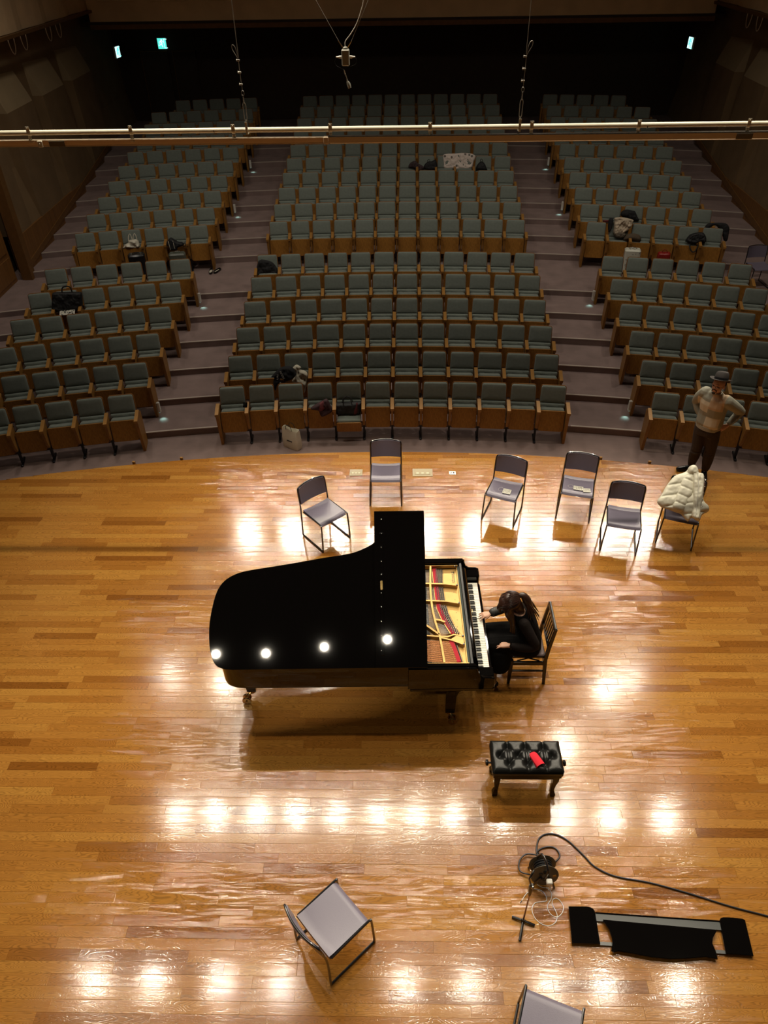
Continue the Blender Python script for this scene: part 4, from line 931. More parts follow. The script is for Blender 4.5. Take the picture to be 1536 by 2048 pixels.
# ------------------------------------------------------------------ people
def ofs(base): mb = MB(); mb.M = Matrix.Translation([-b for b in base]); return mb
def ortho(d, up=(0, 0, 1)):
    d = Vector(d).normalized(); s = Vector(up).cross(d)
    if s.length < 1e-4: s = Vector((1, 0, 0)).cross(d)
    s.normalize(); u = d.cross(s); return s, u, d
def chain(mb, pts, rs, n=12):
    P = catmull(pts, 3); R = []; m = len(pts)-1
    for i in range(len(P)):
        q = i/3; k = min(int(q), m-1); f = q-k; a, b = rs[k], rs[min(k+1, m)]
        a = a if isinstance(a, tuple) else (a, a); b = b if isinstance(b, tuple) else (b, b); R.append((a[0]+(b[0]-a[0])*f, a[1]+(b[1]-a[1])*f))
    mb.tube(P, R, n)
    for p, r in ((P[0], R[0]), (P[-1], R[-1])): mb.ell(p, (min(r),)*3, nu=10, nv=6)
def slab(mb, secs, n=16):
    # torso: list of (centre, half width, half depth, width direction)
    R = []
    for c, w, d, wd in secs:
        c = Vector(c); wd = Vector(wd).normalized(); dd = Vector((-wd.y, wd.x, 0)).normalized()
        R.append([c+wd*(w*abs(cos(a))**.8*(1 if cos(a) > 0 else -1))+dd*(d*abs(sin(a))**.9*(1 if sin(a) > 0 else -1)) for a in [2*pi*i/n for i in range(n)]])
    mb.rings(R)
def hand(mb, wrist, palm, normal, curl=.3, side=1, size=1.0, spread=.16):
    """wrist, palm-centre, palm normal (away from the palm, towards the back of the hand); thumb on +side."""
    w = Vector(wrist); p = Vector(palm); d = (p-w).normalized(); nn = Vector(normal); nn = (nn-d*nn.dot(d)).normalized(); s = d.cross(nn).normalized()*side
    L = size
    mb.rings([[w+d*t*L+s*(a*wd*L)+nn*(b*th*L) for a, b in ((-1,-.6),(-.6,-1),(.6,-1),(1,-.6),(1,.6),(.6,1),(-.6,1),(-1,.6))] for t, wd, th in ((-.01,.024,.017),(.02,.030,.015),(.055,.040,.014),(.088,.039,.011))])
    for i, (o, ln, a0) in enumerate(((.029, .070, spread), (.010, .078, spread*.3), (-.010, .073, -spread*.35), (-.029, .058, -spread))):
        b = w+d*.080*L+s*o*L; dr = (d+s*math.tan(a0)).normalized(); c = 0; P = [b-dr*.02, b]; 
        for j, f in enumerate((.45, .32, .23)):
            c += curl*(1.0 if j else .7); dv = dr*cos(c)-nn*sin(c); P.append(P[-1]+dv*ln*f*L)
        mb.tube(P, [.0092*L, .0092*L, .0084*L, .0076*L, .0058*L], 8); mb.ell(P[-1], (.0062*L,)*3, nu=8, nv=5)
    b = w+d*.022*L+s*.024*L; dr = (d*.72+s*.62-nn*.2).normalized(); P = [b-dr*.012, b+dr*.022*L]; dv = (d*.9+s*.32-nn*.28).normalized(); P += [P[-1]+dv*.03*L, P[-1]+dv*.054*L]
    mb.tube(P, [.013*L, .0115*L, .0095*L, .007*L], 8); mb.ell(P[-1], (.0072*L,)*3, nu=8, nv=5)
def head(mb, c, face, up, h=.225):
    """skull, jaw, nose, brow, lips and ears; c = centre of head"""
    c = Vector(c); f = Vector(face).normalized(); u = Vector(up); u = (u-f*u.dot(f)).normalized(); s = f.cross(u).normalized()
    R = Matrix((s, f, u)).transposed(); k = h/.225
    def L(x, y, z): return c+s*x*k+f*y*k+u*z*k
    mb.ell(L(0, -.008, .032), (.076*k, .094*k, .082*k), R, 18, 12); mb.ell(L(0, .022, -.028), (.060*k, .066*k, .072*k), R, 16, 10); mb.ell(L(0, .052, -.080), (.034*k, .030*k, .026*k), R, 12, 8)
    mb.rings([[L(x*w, y0+dy, z) for x, dy in ((-1, 0), (0, d), (1, 0), (0, -.03))] for z, w, y0, d in ((.022, .008, .076, .010), (-.005, .011, .080, .018), (-.022, .018, .078, .026), (-.030, .013, .074, .014))])
    mb.ell(L(0, .080, .030), (.048*k, .012*k, .010*k), R, 12, 6)
    for q in (-1, 1): mb.ell(L(q*.034, .066, -.012), (.020*k, .018*k, .016*k), R, 10, 6); mb.ell(L(q*.078, -.004, -.004), (.008*k, .020*k, .032*k), R, 10, 6)
    mb.ell(L(0, .080, -.047), (.023*k, .010*k, .0055*k), R, 10, 5); mb.ell(L(0, .078, -.057), (.020*k, .010*k, .006*k), R, 10, 5)
    return L, R
M['blackcloth'] = mat('black_clothing', (.005, .0045, .0045), .95, spec=.1, bump=.35, bscale=25)
M['sheer'] = mat('black_sheer_sleeve', (.010, .006, .005), .85, spec=.2)
M['hair'] = mat('dark_auburn_hair', (.035, .013, .008), .38, spec=.6, var=.3, vscale=30, stretch=(1, 1, .3))
M['stocking'] = mat('tan_stocking', (.20, .12, .06), .6); M['shoe'] = mat('black_shoe_leather', (.006, .006, .006), .18)
def pianist():
    B = (1.36, 5.2, 0)
    t = thing('person', 'dark-haired person with ponytail in black clothes, bent over the piano keys', 'person', B, 0)
    HC = (1.13, 5.19, 1.115)
    b = ofs(B)
    slab(b, [((1.38,5.21,.50),.165,.13,(0,1,0)), ((1.39,5.21,.60),.155,.11,(0,1,0)), ((1.37,5.21,.72),.13,.095,(0,1,0)), ((1.32,5.21,.86),.15,.105,(0,1,0)), ((1.28,5.21,.96),.15,.09,(0,1,0)), ((1.25,5.21,1.00),.07,.06,(0,1,0))])
    chain(b, [(1.27,5.21,.97), (1.20,5.20,1.04), (1.15,5.19,1.09)], [.055, .048, .05])
    head(b, HC, (-.62, -.05, -.78), (-.55, 0, .45), .215)
    chain(b, [(1.29,5.05,.95), (1.36,4.99,.84), (1.40,4.955,.735), (1.29,4.965,.70), (1.165,5.01,.672)], [.05,.042,.037,.032,.022])
    chain(b, [(1.25,5.37,.95), (1.20,5.42,.86), (1.14,5.42,.80), (1.06,5.385,.80), (.985,5.345,.805)], [.05,.040,.036,.031,.022])
    hand(b, (1.155,5.013,.672), (1.07,5.04,.652), (-.1,0,1), .22, 1, .95, .30)
    hand(b, (.985,5.345,.805), (.91,5.325,.802), (-.1,-.1,1), .42, -1, .95, .28)
    for y, kx, fx, fy in ((5.11, .98, 1.035, 5.0), (5.30, .97, 1.00, 5.28)):
        chain(b, [(1.38, y, .53), (1.18, y, .555), (kx, y, .55)], [.085, .075, .058]); chain(b, [(kx, y, .55), (1.0, (y+fy)/2, .35), (fx, fy, .10)], [.055, .05, .034])
        chain(b, [(fx+.015, fy, .06), (fx-.06, fy, .035), (fx-.15, fy-.01, .022)], [.032, .026, .020])
    remesh(b.build('body', M['skin'], t), .0052, 5)
    # dress: bodice, long skirt falling from the knees
    d = ofs(B)
    slab(d, [((1.385,5.21,.49),.20,.16,(0,1,0)), ((1.40,5.21,.60),.18,.135,(0,1,0)), ((1.38,5.21,.72),.155,.118,(0,1,0)), ((1.33,5.21,.86),.172,.125,(0,1,0)), ((1.29,5.21,.96),.168,.105,(0,1,0)), ((1.265,5.21,.995),.10,.075,(0,1,0))])
    for y in (5.10, 5.31): chain(d, [(1.40, y, .53), (1.2, y, .57), (.965, y, .575)], [.115, .105, .085])
    slab(d, [((1.10,5.205,.62),.16,.14,(0,1,0)), ((1.08,5.19,.55),.21,.17,(0,1,0)), ((1.075,5.17,.44),.23,.16,(0,1,0)), ((1.08,5.15,.33),.235,.145,(0,1,0)), ((1.08,5.15,.30),.23,.14,(0,1,0))])
    remesh(d.build('dress', M['blackcloth'], t), .010, 7)
    s = ofs(B)
    chain(s, [(1.29,5.06,.955), (1.365,4.99,.84), (1.41,4.95,.735), (1.29,4.96,.70), (1.19,4.998,.680)], [.062,.055,.052,.047,.034])
    remesh(s.build('sleeve', M['sheer'], t), .008, 4)
    s = ofs(B); chain(s, [(1.25,5.36,.955), (1.20,5.425,.86), (1.14,5.425,.80), (1.07,5.39,.80), (1.01,5.358,.805)], [.06,.052,.050,.050,.048])
    remesh(s.build('sleeve', mat('dark_jacket', (.022, .021, .018), .6), t), .008, 4)
    s = ofs(B); s.tube([(1.02+.0*q, 5.362+.047*cos(q), .805+.047*sin(q)) for q in [2*pi*i/14 for i in range(14)]], .006, 6, closed=True); s.build('cuff', mat('dark_jacket_cuff', (.05, .045, .04), .4), t)
    for i in range(13):
        a = 2*pi*i/13; e = ofs(B); w = Vector((1.168, 5.008, .674)); e.ell(w+Vector((.006, .031*cos(a), .031*sin(a))), (.0085,)*3, nu=8, nv=5); e.build('bracelet_bead', M['blk'], t)
    # hair: cap, fringe falling over the face, ponytail
    h = ofs(B); H_ = Vector(HC)
    h.ell(H_+Vector((.028, 0, .045)), (.104, .096, .088), Matrix.Rotation(radians(35), 3, 'Y'), 18, 12); h.ell(H_+Vector((-.035, 0, .030)), (.070, .088, .074), None, 14, 9)
    for y in (-1, 1): chain(h, [H_+Vector((.0, y*.075, .03)), H_+Vector((-.01, y*.085, -.05)), H_+Vector((.03, y*.08, -.15)), H_+Vector((.06, y*.06, -.25))], [.040, .036, .028, .012])
    chain(h, [H_+Vector((-.08, -.03, .03)), H_+Vector((-.10, -.035, -.02)), H_+Vector((-.085, -.045, -.075))], [.030, .026, .012])
    chain(h, [H_+Vector((.06, 0, .03)), H_+Vector((.10, 0, -.05)), Vector((1.27, 5.20, 1.00))], [.070, .066, .045])
    chain(h, [H_+Vector((.0, -.07, .0)), H_+Vector((.03, -.10, -.08)), H_+Vector((.055, -.115, -.19)), H_+Vector((.05, -.12, -.30))], [.036, .030, .022, .007])
    remesh(h.build('hair', M['hair'], t), .008, 5)
    sr = random.Random(12); st_ = ofs(B); pb = H_+Vector((.105, .03, .085))
    for i in range(54):
        a = pi*(i+.5)/54*1.12-.12; cc = H_+Vector((.028, 0, .045)); q = sr.uniform(-.02, .02)
        fr = cc+Vector((-.085-.02*sr.random(), cos(a)*.088, -.02+sin(a)*.055+q)); md = cc+Vector((-.01+q, cos(a)*.100, .015+sin(a)*.083)); m2 = cc+Vector((.065, cos(a)*.066+.01, .03+sin(a)*.050))
        st_.tube(catmull([fr, md, m2, pb+Vector((0, q, 0))], 4), [.004]*12+[.003], 5)
    for i in range(14):
        q = sr.uniform(-.03, .03); st_.tube(catmull([H_+Vector((-.05+q, -.085, .03)), H_+Vector((-.01+q, -.112, -.06)), H_+Vector((.04+q*.8, -.125, -.18)), H_+Vector((.05+q*1.2, -.13, -.30-q))], 4), [.005]*12+[.002], 5)
    st_.build('hair_strands', M['hair'], t)
    p = ofs(B); c0 = H_+Vector((.095, .03, .085))
    chain(p, [c0+Vector((-.03, 0, -.02)), c0, c0+Vector((.045, .0, .015)), c0+Vector((.09, -.015, -.04)), c0+Vector((.125, -.03, -.12)), c0+Vector((.15, -.05, -.19))], [.026, .022, .034, .046, .040, .014])
    r = random.Random(5)
    for i in range(26):
        a = r.uniform(-.05, .05); q = r.uniform(-.04, .05); p.tube(catmull([c0+Vector((.05, a*.4, .0)), c0+Vector((.10+q*.3, a-.01, -.06)), c0+Vector((.14+q, a*1.3-.03, -.15)), c0+Vector((.165+q*1.4, a*1.6-.05, -.20-abs(a)*.5))], 3), [.008]*7+[.005, .004, .002][:3], 5)
    p.build('ponytail', M['hair'], t)
    s = ofs(B); s.tube([c0+Vector((.012, .021*cos(q), .004+.021*sin(q))) for q in [2*pi*i/10 for i in range(10)]], .007, 6, closed=True); s.build('hair_tie', M['blk2'], t)
    for y, kx, fx, fy in ((5.11, .98, 1.035, 5.0), (5.30, .97, 1.00, 5.28)):
        l = ofs(B); chain(l, [(1.0, (y+fy)/2, .36), (1.02, (y+fy*2)/3, .24), (fx, fy, .09)], [.058, .052, .038]); remesh(l.build('stocking', M['stocking'], t), .008, 3)
        l = ofs(B); chain(l, [(fx+.03, fy, .040), (fx-.06, fy, .036), (fx-.16, fy-.01, .028)], [.038, .036, .026]); remesh(l.build('shoe', M['shoe'], t), .008, 3)
pianist()
def sweater_mat():
    m = mat('patchwork_sweater', (.3, .29, .24), .9, spec=.1); nt = m.node_tree; N = nt.nodes; L = nt.links; b = N['Principled BSDF']
    tc = N.new('ShaderNodeTexCoord'); sx = N.new('ShaderNodeVectorMath'); sx.operation = 'DOT_PRODUCT'; sx.inputs[1].default_value = (cos(radians(-47)), sin(radians(-47)), 0); L.new(tc.outputs['Object'], sx.inputs[0])
    sz = N.new('ShaderNodeSeparateXYZ'); L.new(tc.outputs['Object'], sz.inputs[0])
    def gt(src, v): n = N.new('ShaderNodeMath'); n.operation = 'GREATER_THAN'; n.inputs[1].default_value = v; L.new(src, n.inputs[0]); return n.outputs[0]
    def mix(f, a, c):
        n = N.new('ShaderNodeMix'); n.data_type = 'RGBA'; L.new(f, n.inputs[0])
        for i, q in ((6, a), (7, c)):
            if isinstance(q, tuple): n.inputs[i].default_value = (*q, 1)
            else: L.new(q, n.inputs[i])
        return n.outputs[2]
    grey = (.33, .32, .26); beige = (.66, .58, .44); peach = (.60, .45, .31); z = sz.outputs[2]; s = sx.outputs['Value']
    left = mix(gt(z, 1.13), grey, mix(gt(z, 1.30), beige, grey)); right = mix(gt(z, 1.07), beige, mix(gt(z, 1.20), grey, peach))
    torso = mix(gt(s, -.055), left, right); body = mix(gt(s, .13), torso, grey); body = mix(gt(s, -.27), grey, body)
    L.new(body, b.inputs['Base Color']); return m
def listener():
    B = (4.50, 8.93, 0); t = thing('person', 'man in dark felt hat and patchwork sweater standing at stage edge, hands on hips', 'person', B, 0)
    fd = Vector((sin(radians(-47)), -cos(radians(-47)), 0)); sd = Vector((cos(radians(-47)), sin(radians(-47)), 0))   # facing, his left (right in the photo)
    HC = Vector((4.395, 8.87, 1.57)); hf = Vector((-.74, -.62, .08))
    P = Vector((4.47, 8.95, .90)); CH = Vector((4.45, 8.94, 1.24)); SH = Vector((4.44, 8.93, 1.37))
    b = ofs(B); wd = tuple(sd)
    slab(b, [(P+Vector((0,0,-.08)), .15, .11, wd), (P, .16, .11, wd), (P+Vector((0,0,.12)), .145, .10, wd), (CH, .165, .115, wd), (SH+Vector((0,0,-.02)), .15, .09, wd), (SH+Vector((-.01,-.01,.05)), .07, .06, wd)])
    chain(b, [SH, (SH+HC)/2+Vector((0,.015,-.01)), HC+Vector((.01,.02,-.06))], [.062, .058, .06])
    LL, RR = head(b, HC, hf, (0, 0, 1), .235)
    shL = SH+sd*.185+Vector((0,0,-.02)); shR = SH-sd*.185+Vector((0,0,-.01))
    elL = Vector((4.86, 8.95, 1.10)); wrL = Vector((4.68, 8.84, .93)); elR = Vector((4.31, 9.21, 1.12)); wrR = Vector((4.36, 9.07, .96))
    chain(b, [shL, (shL+elL)/2, elL], [.052, .045, .038]); chain(b, [elL, (elL+wrL)/2, wrL], [.038, .037, .026])
    chain(b, [shR, (shR+elR)/2, elR], [.052, .045, .038]); chain(b, [elR, (elR+wrR)/2, wrR], [.038, .037, .026])
    hand(b, wrL, wrL+Vector((-.085, -.02, -.015)), (.05, -.9, .35), .15, -1, 1.08, .13)
    hand(b, wrR, wrR+Vector((.05, -.055, -.02)), (-.7, .1, .5), .15, 1, 1.05, .12)
    hipL = P+sd*.085+Vector((0,0,-.06)); hipR = P-sd*.085+Vector((0,0,-.06))
    anL = Vector((4.62, 8.93, .09)); anR = Vector((4.45, 9.05, .09)); knL = Vector((4.59, 8.90, .48)); knR = Vector((4.42, 8.98, .48))
    for h_, k_, a_ in ((hipL, knL, anL), (hipR, knR, anR)): chain(b, [h_, (h_+k_)/2, k_], [.085, .075, .056]); chain(b, [k_, (k_+a_)/2, a_], [.055, .052, .038])
    for a_, dd in ((anL, Vector((-.25, -1, 0)).normalized()), (anR, Vector((-1, -.12, 0)).normalized())): chain(b, [a_+Vector((0,0,-.04)), a_+dd*.09+Vector((0,0,-.055)), a_+dd*.17+Vector((0,0,-.065))], [.036, .032, .024])
    remesh(b.build('body', M['skin'], t), .0055, 4)
    s = ofs(B)
    slab(s, [(P+Vector((0,0,-.02)), .175, .130, wd), (P+Vector((0,0,.03)), .190, .145, wd), (P+Vector((0,0,.16)), .180, .135, wd), (CH, .195, .140, wd), (SH+Vector((0,0,-.03)), .185, .115, wd), (SH+Vector((0,0,.02)), .14, .085, wd), (SH+Vector((-.01,-.01,.06)), .078, .070, wd)])
    chain(s, [shL-sd*.03, (shL+elL)/2, elL+Vector((.01,0,-.005))], [.088, .078, .062]); chain(s, [elL+Vector((.01,0,-.005)), (elL+wrL)/2+Vector((0,0,-.01)), wrL+(elL-wrL)*.16], [.056, .058, .040])
    chain(s, [shR+sd*.03, (shR+elR)/2, elR], [.088, .076, .060]); chain(s, [elR, (elR+wrR)/2, wrR+(elR-wrR)*.15], [.055, .055, .040])
    r = random.Random(8)
    for i in range(7): q = (i+.5)/7; c = elL.lerp(wrL, q*.75) if i > 2 else shL.lerp(elL, .45+q); s.tube([c+Vector((.057*cos(a)*.8, .057*sin(a), .05*cos(a)))  for a in [2*pi*k/12 for k in range(12)]], .009, 5, closed=True)
    remesh(s.build('sweater', sweater_mat(), t), .009, 4)
    n = ofs(B); n.tube([SH+Vector((-.012, -.012, .062))+sd*(.070*cos(a))+fd*(.066*sin(a)) for a in [2*pi*i/18 for i in range(18)]], .011, 7, closed=True); n.build('neckband', mat('neck_rib', (.34, .33, .27), .9), t)
    n = ofs(B)
    n.rings([[P+Vector((0,0,z))+sd*(w*cos(a))+fd*(d*sin(a)) for a in [2*pi*i/20 for i in range(20)]] for z, w, d in ((-.055,.172,.130),(-.06,.180,.137),(-.005,.184,.140),(.0,.175,.132))]); n.build('hem_band', mat('hem_rib', (.36, .34, .27), .9), t)
    tr = ofs(B); slab(tr, [(P+Vector((0,0,.0)), .165, .12, wd), (P+Vector((0,0,-.10)), .180, .13, wd), (P+Vector((0,0,-.17)), .165, .12, wd)])
    for h_, k_, a_ in ((hipL, knL, anL), (hipR, knR, anR)): chain(tr, [h_, (h_+k_)/2, k_], [.105, .098, .080]); chain(tr, [k_, (k_*.5+a_*.5), a_+Vector((0,0,.09)), a_+Vector((0,0,.015))], [.080, .078, .066, .054])
    for k_ in (knL, knR):
        for z in (-.02, -.08): tr.tube([k_+Vector((.072*cos(a), .072*sin(a), z+.02*cos(a))) for a in [2*pi*i/12 for i in range(12)]], .010, 5, closed=True)
    remesh(tr.build('trousers', mat('dark_brown_corduroy', (.035, .022, .015), .85, bump=.3, bscale=60), t), .009, 5)
    for a_, dd in ((anL, Vector((-.25, -1, 0)).normalized()), (anR, Vector((-1, -.12, 0)).normalized())):
        f = ofs(B); chain(f, [a_+Vector((0,0,-.045))-dd*.03, a_+dd*.09+Vector((0,0,-.050)), a_+dd*.19+Vector((0,0,-.055))], [.044, .042, .034]); chain(f, [a_+Vector((0,0,-.04)), a_+Vector((0,0,.03))], [.044, .042]); remesh(f.build('shoe', M['shoe'], t), .008, 3)
    # beard, glasses, hat, hair
    be = ofs(B); be.ell(LL(0, .070, -.090), (.024, .020, .020), RR, 12, 8)
    be.tube([LL(-.030, .074, -.075), LL(-.030, .079, -.05), LL(-.018, .087, -.037), LL(0, .091, -.036), LL(.018, .087, -.037), LL(.030, .079, -.05), LL(.030, .074, -.075)], .0055, 7); be.build('beard', mat('beard_hair', (.03, .014, .010), .8, bump=.3), t)
    g = ofs(B)
    for q in (-1, 1):
        g.tube([LL(q*.033+.024*cos(a), .096-.012*abs(cos(a))*(1 if q*cos(a) > 0 else 0), .006+.016*sin(a)) for a in [2*pi*i/16 for i in range(16)]], .0017, 5, closed=True)
        g.tube([LL(q*.057, .090, .010), LL(q*.076, .05, .010), LL(q*.080, -.005, .004)], .0018, 5)
    g.tube([LL(-.010, .098, .009), LL(0, .101, .012), LL(.010, .098, .009)], .0017, 5); g.build('glasses', M['iron'], t)
    e = ofs(B)
    for q in (-1, 1): e.ell(LL(q*.031, .079, .006), (.012, .006, .006), RR, 10, 6)
    e.build('eyes', mat('eye', (.08, .05, .04), .2), t)
    hr = ofs(B); hr.ell(LL(0, -.032, .020), (.084, .084, .078), RR, 16, 10); hr.build('hair', mat('short_dark_hair', (.02, .014, .012), .7), t)
    ht = ofs(B); T = Matrix.Translation(LL(0, -.014, .068)) @ RR.to_4x4() @ Matrix.Rotation(radians(14), 4, 'X') @ Matrix.Rotation(radians(9), 4, 'Y'); R = []
    for rx, ry, z in ((.086,.100,.0),(.142,.160,.004),(.146,.165,.010),(.142,.160,.010),(.090,.104,.012),(.087,.101,.05),(.078,.092,.098),(.062,.078,.115),(.030,.050,.105)):
        R.append([T @ Vector((rx*cos(a), ry*sin(a), z+(.020*cos(a)**2 if rx > .12 else 0)+(.006*abs(sin(a)) if z > .09 else 0))) for a in [2*pi*i/24 for i in range(24)]])
    ht.rings(R); h = ht.build('hat', mat('charcoal_felt', (.045, .038, .036), .75, var=.15, vscale=25), t)
    bd = ofs(B); bd.rings([[T @ Vector((rx*cos(a), ry*sin(a), z)) for a in [2*pi*i/24 for i in range(24)]] for rx, ry, z in ((.088,.102,.012),(.0915,.1055,.014),(.090,.104,.042),(.086,.100,.044))]); bd.build('hat_band', M['iron'], t)
listener()
# ------------------------------------------------------------------ soft things: filled, puffed outlines
def puff(poly, T, t=.08, res=.012, edge=.05, wr=.015, seed=0, quilt=None, k=3):
    P = [(p.x, p.y) for p in catmull([(a, b, 0) for a, b in poly], k, True)] if k else poly
    x0 = min(p[0] for p in P); x1 = max(p[0] for p in P); y0 = min(p[1] for p in P); y1 = max(p[1] for p in P)
    nx = int((x1-x0)/res)+2; ny = int((y1-y0)/res)+2; n = len(P)
    def inside(x, y):
        c = False
        for i in range(n):
            (ax, ay), (bx, by) = P[i-1], P[i]
            if (ay > y) != (by > y) and x < (bx-ax)*(y-ay)/(by-ay)+ax: c = not c
        return c
    def dist(x, y):
        m = 9
        for i in range(n):
            (ax, ay), (bx, by) = P[i-1], P[i]; dx, dy = bx-ax, by-ay; q = max(0, min(1, ((x-ax)*dx+(y-ay)*dy)/(dx*dx+dy*dy+1e-12))); m = min(m, sqrt((x-ax-dx*q)**2+(y-ay-dy*q)**2))
        return m
    from mathutils import noise
    idx = {}; vs = []; fs = []; ins = {}
    for j in range(-1, ny+1):
        for i in range(-1, nx+1): ins[i, j] = inside(x0+(i+.5)*res, y0+(j+.5)*res)
    def vert(i, j):
        if (i, j) not in idx:
            x = x0+i*res; y = y0+j*res; nb = [ins.get((i-a, j-b), False) for a in (0, 1) for b in (0, 1)]; d = dist(x, y); bd = not all(nb)
            if bd:   # snap the border onto the outline
                bx, by, m = x, y, 9
                for q in range(n):
                    (ax, ay), (cx, cy) = P[q-1], P[q]; dx, dy = cx-ax, cy-ay; w_ = max(0, min(1, ((x-ax)*dx+(y-ay)*dy)/(dx*dx+dy*dy+1e-12))); g = sqrt((x-ax-dx*w_)**2+(y-ay-dy*w_)**2)
                    if g < m: m = g; bx, by = ax+dx*w_, ay+dy*w_
                x, y = bx, by; h = 0
            else: h = t*(1-(1-min(1, d/edge))**2)**.5+wr*noise.noise(Vector((x*9+seed*7, y*9, seed)))*min(1, d/edge)+wr*.5*noise.noise(Vector((x*30+seed*3, y*22, seed)))*min(1, d/edge); h = max(h, .012*min(1, d/.01))
            if quilt and not bd: h += quilt(x, y)*min(1, d/.03)
            idx[i, j] = len(vs); vs.append((x, y, h)); vs.append((x, y, -.004))
        return idx[i, j]
    edges = {}
    for (i, j), v in ins.items():
        if v:
            q = (vert(i, j), vert(i+1, j), vert(i+1, j+1), vert(i, j+1)); fs.append(q); fs.append((q[3]+1, q[2]+1, q[1]+1, q[0]+1))
            for a in range(4): e = (q[a], q[(a+1)%4]); edges[e] = 1
    for (a, b) in edges:
        if (b, a) not in edges: fs.append((b, a, a+1, b+1))
    mb = MB(); mb.add([T @ Vector(v) for v in vs], fs); return mb
def seat_T(row, blk, k, off, tilt, z0):
    x, y, z, a = SEATS[(row, blk, k)]; a = -a
    ex = Vector((cos(a), -sin(a), 0)); bk = Vector((sin(a), cos(a), 0)); ey = bk*sin(radians(tilt))+Vector((0, 0, cos(radians(tilt)))); nn = ex.cross(ey)
    m = Matrix((ex, ey, nn)).transposed().to_4x4(); m.translation = Vector((0, 0, z0))+bk*off+Vector((x, y, z)); return m
def soft(name, place, poly, mt, label, cat, t=.08, **kw):
    T = seat_T(*place); o = puff(poly, I4, t, **kw).build(name, mt, ang=180); o.matrix_world = T; tag(o, label, cat); return o
mC = lambda n, c, **k: mat(n, c, k.pop('rough', .85), bump=k.pop('bump', .3), bscale=k.pop('bscale', 40), **k)
bN = mC('black_nylon', (.008, .008, .009), rough=.7, bump=.12); bW = mC('black_wool', (.008, .008, .009)); crm = mC('cream_cotton', (.60, .56, .44)); 
def clutter():
    P1 = (1, 'centre', 4, -.28, 14, .48)
    o = soft('handbag', P1, [(-.262,.19),(-.18,.185),(.20,.205),(.225,.15),(.208,.0),(.15,-.03),(-.18,-.034),(-.235,0)], bN, 'black handbag standing on the lowered front-row seat', 'bag', .11, wr=.02)
    MB().tube(catmull([(-.10,.15,.10), (-.083,.26,.10), (-.05,.315,.10), (.0,.315,.10), (.035,.27,.10), (.06,.17,.10)], 4), .008, 6).build('handle', bN, o)
    MB().tube(catmull([(-.12,.17,.03), (-.10,.25,.02), (-.06,.29,.02), (.01,.29,.02), (.05,.25,.02), (.08,.17,.03)], 4), .008, 6).build('handle', bN, o)
    puff([(.06,.03),(.13,.19),(.17,.18),(.15,.0),(.08,-.02)], Matrix.Translation((0,0,.085)), .03, k=2).build('red_scarf_end', mC('dark_red_knit', (.10, .015, .02)), o)
    o = soft('scarf', (1, 'centre', 3, -.44, 16, .71), [(-.159,-.033),(-.097,.025),(.094,.126),(.152,.125),(.194,.028),(.225,-.044),(.198,-.116),(.054,-.184),(.008,-.158),(-.022,-.073),(-.102,-.058)], mC('dark_plum_knit', (.035, .010, .013)), 'dark scarf with maroon lining thrown on a front-row seat', 'scarf', .08, wr=.05, seed=3)
    puff([(-.05,.0),(.08,.12),(.095,-.02),(.01,-.085)], Matrix.Translation((0,0,.055)), .035, wr=.02, k=2).build('maroon_lining', mC('maroon_cloth', (.13, .025, .03)), o)
    o = soft('black_jacket', (2, 'centre', 2, -.43, 16, .72), [(-.455,-.021),(-.281,.138),(-.143,.165),(-.053,.143),(.003,.049),(-.002,-.015),(-.089,-.086),(-.202,-.124),(-.343,-.16),(-.399,-.28),(-.431,-.222),(-.425,-.101),(-.401,-.037)], bW, 'black jacket with white lettering on a second-row seat', 'jacket', .09, wr=.03, seed=1)
    L = MB(); rr = random.Random(4)
    for (ax, ay), (bx, by), n_, h_ in (((-.275,.101),(-.214,-.044), 7, .030), ((-.325,.045),(-.335,-.060), 4, .026), ((-.315,-.114),(-.271,-.116), 1, .018)):
        for i in range(n_):
            q = (i+.5)/n_; x = ax+(bx-ax)*q; y = ay+(by-ay)*q; g = atan2(by-ay, bx-ax)
            R = Matrix.Rotation(g, 3, 'Z'); w_ = .8*sqrt((bx-ax)**2+(by-ay)**2)/n_
            L.box((x, y, .104), (w_*.28, h_, .004), R)
            L.box((x+cos(g)*w_*.3-sin(g)*h_*.4*(-1)**i, y+sin(g)*w_*.3+cos(g)*h_*.4*(-1)**i, .104), (w_*.55, h_*.22, .004), R)
            if i % 2: L.box((x+cos(g)*w_*.3, y+sin(g)*w_*.3, .104), (w_*.5, h_*.2, .004), R)
    L.build('white_lettering', M['paper'], o, smooth=False)
    o = soft('cream_jacket', (2, 'centre', 2, -.36, 16, .675), [(-.06,.134),(.023,.195),(.105,.137),(.072,.111),(.169,.071),(.215,.005),(.198,-.171),(.166,-.245),(.152,-.301),(.112,-.356),(.096,-.317),(.112,-.215),(.051,-.166),(-.092,-.123),(-.03,-.033),(-.02,.013),(-.02,.077)], crm, 'cream jacket beside the black lettered jacket in the second row', 'jacket', .07, wr=.05, seed=2)
    soft('black_coat', (6, 'centre', 0, -.2, 16, .62), [(-.189,.249),(.04,.24),(.161,.153),(.23,-.043),(.169,-.237),(.08,-.402),(.046,-.148),(-.255,-.107)], bW, 'black coat on the left end seat of the sixth row, centre block', 'coat', .07, wr=.03, seed=5)
    fm = mC('pale_floral_cloth', (.34, .28, .25)); nt = fm.node_tree
    vo = nt.nodes.new('ShaderNodeTexVoronoi'); vo.inputs['Scale'].default_value = 7; tc = nt.nodes.new('ShaderNodeTexCoord'); nt.links.new(tc.outputs['Object'], vo.inputs[0])
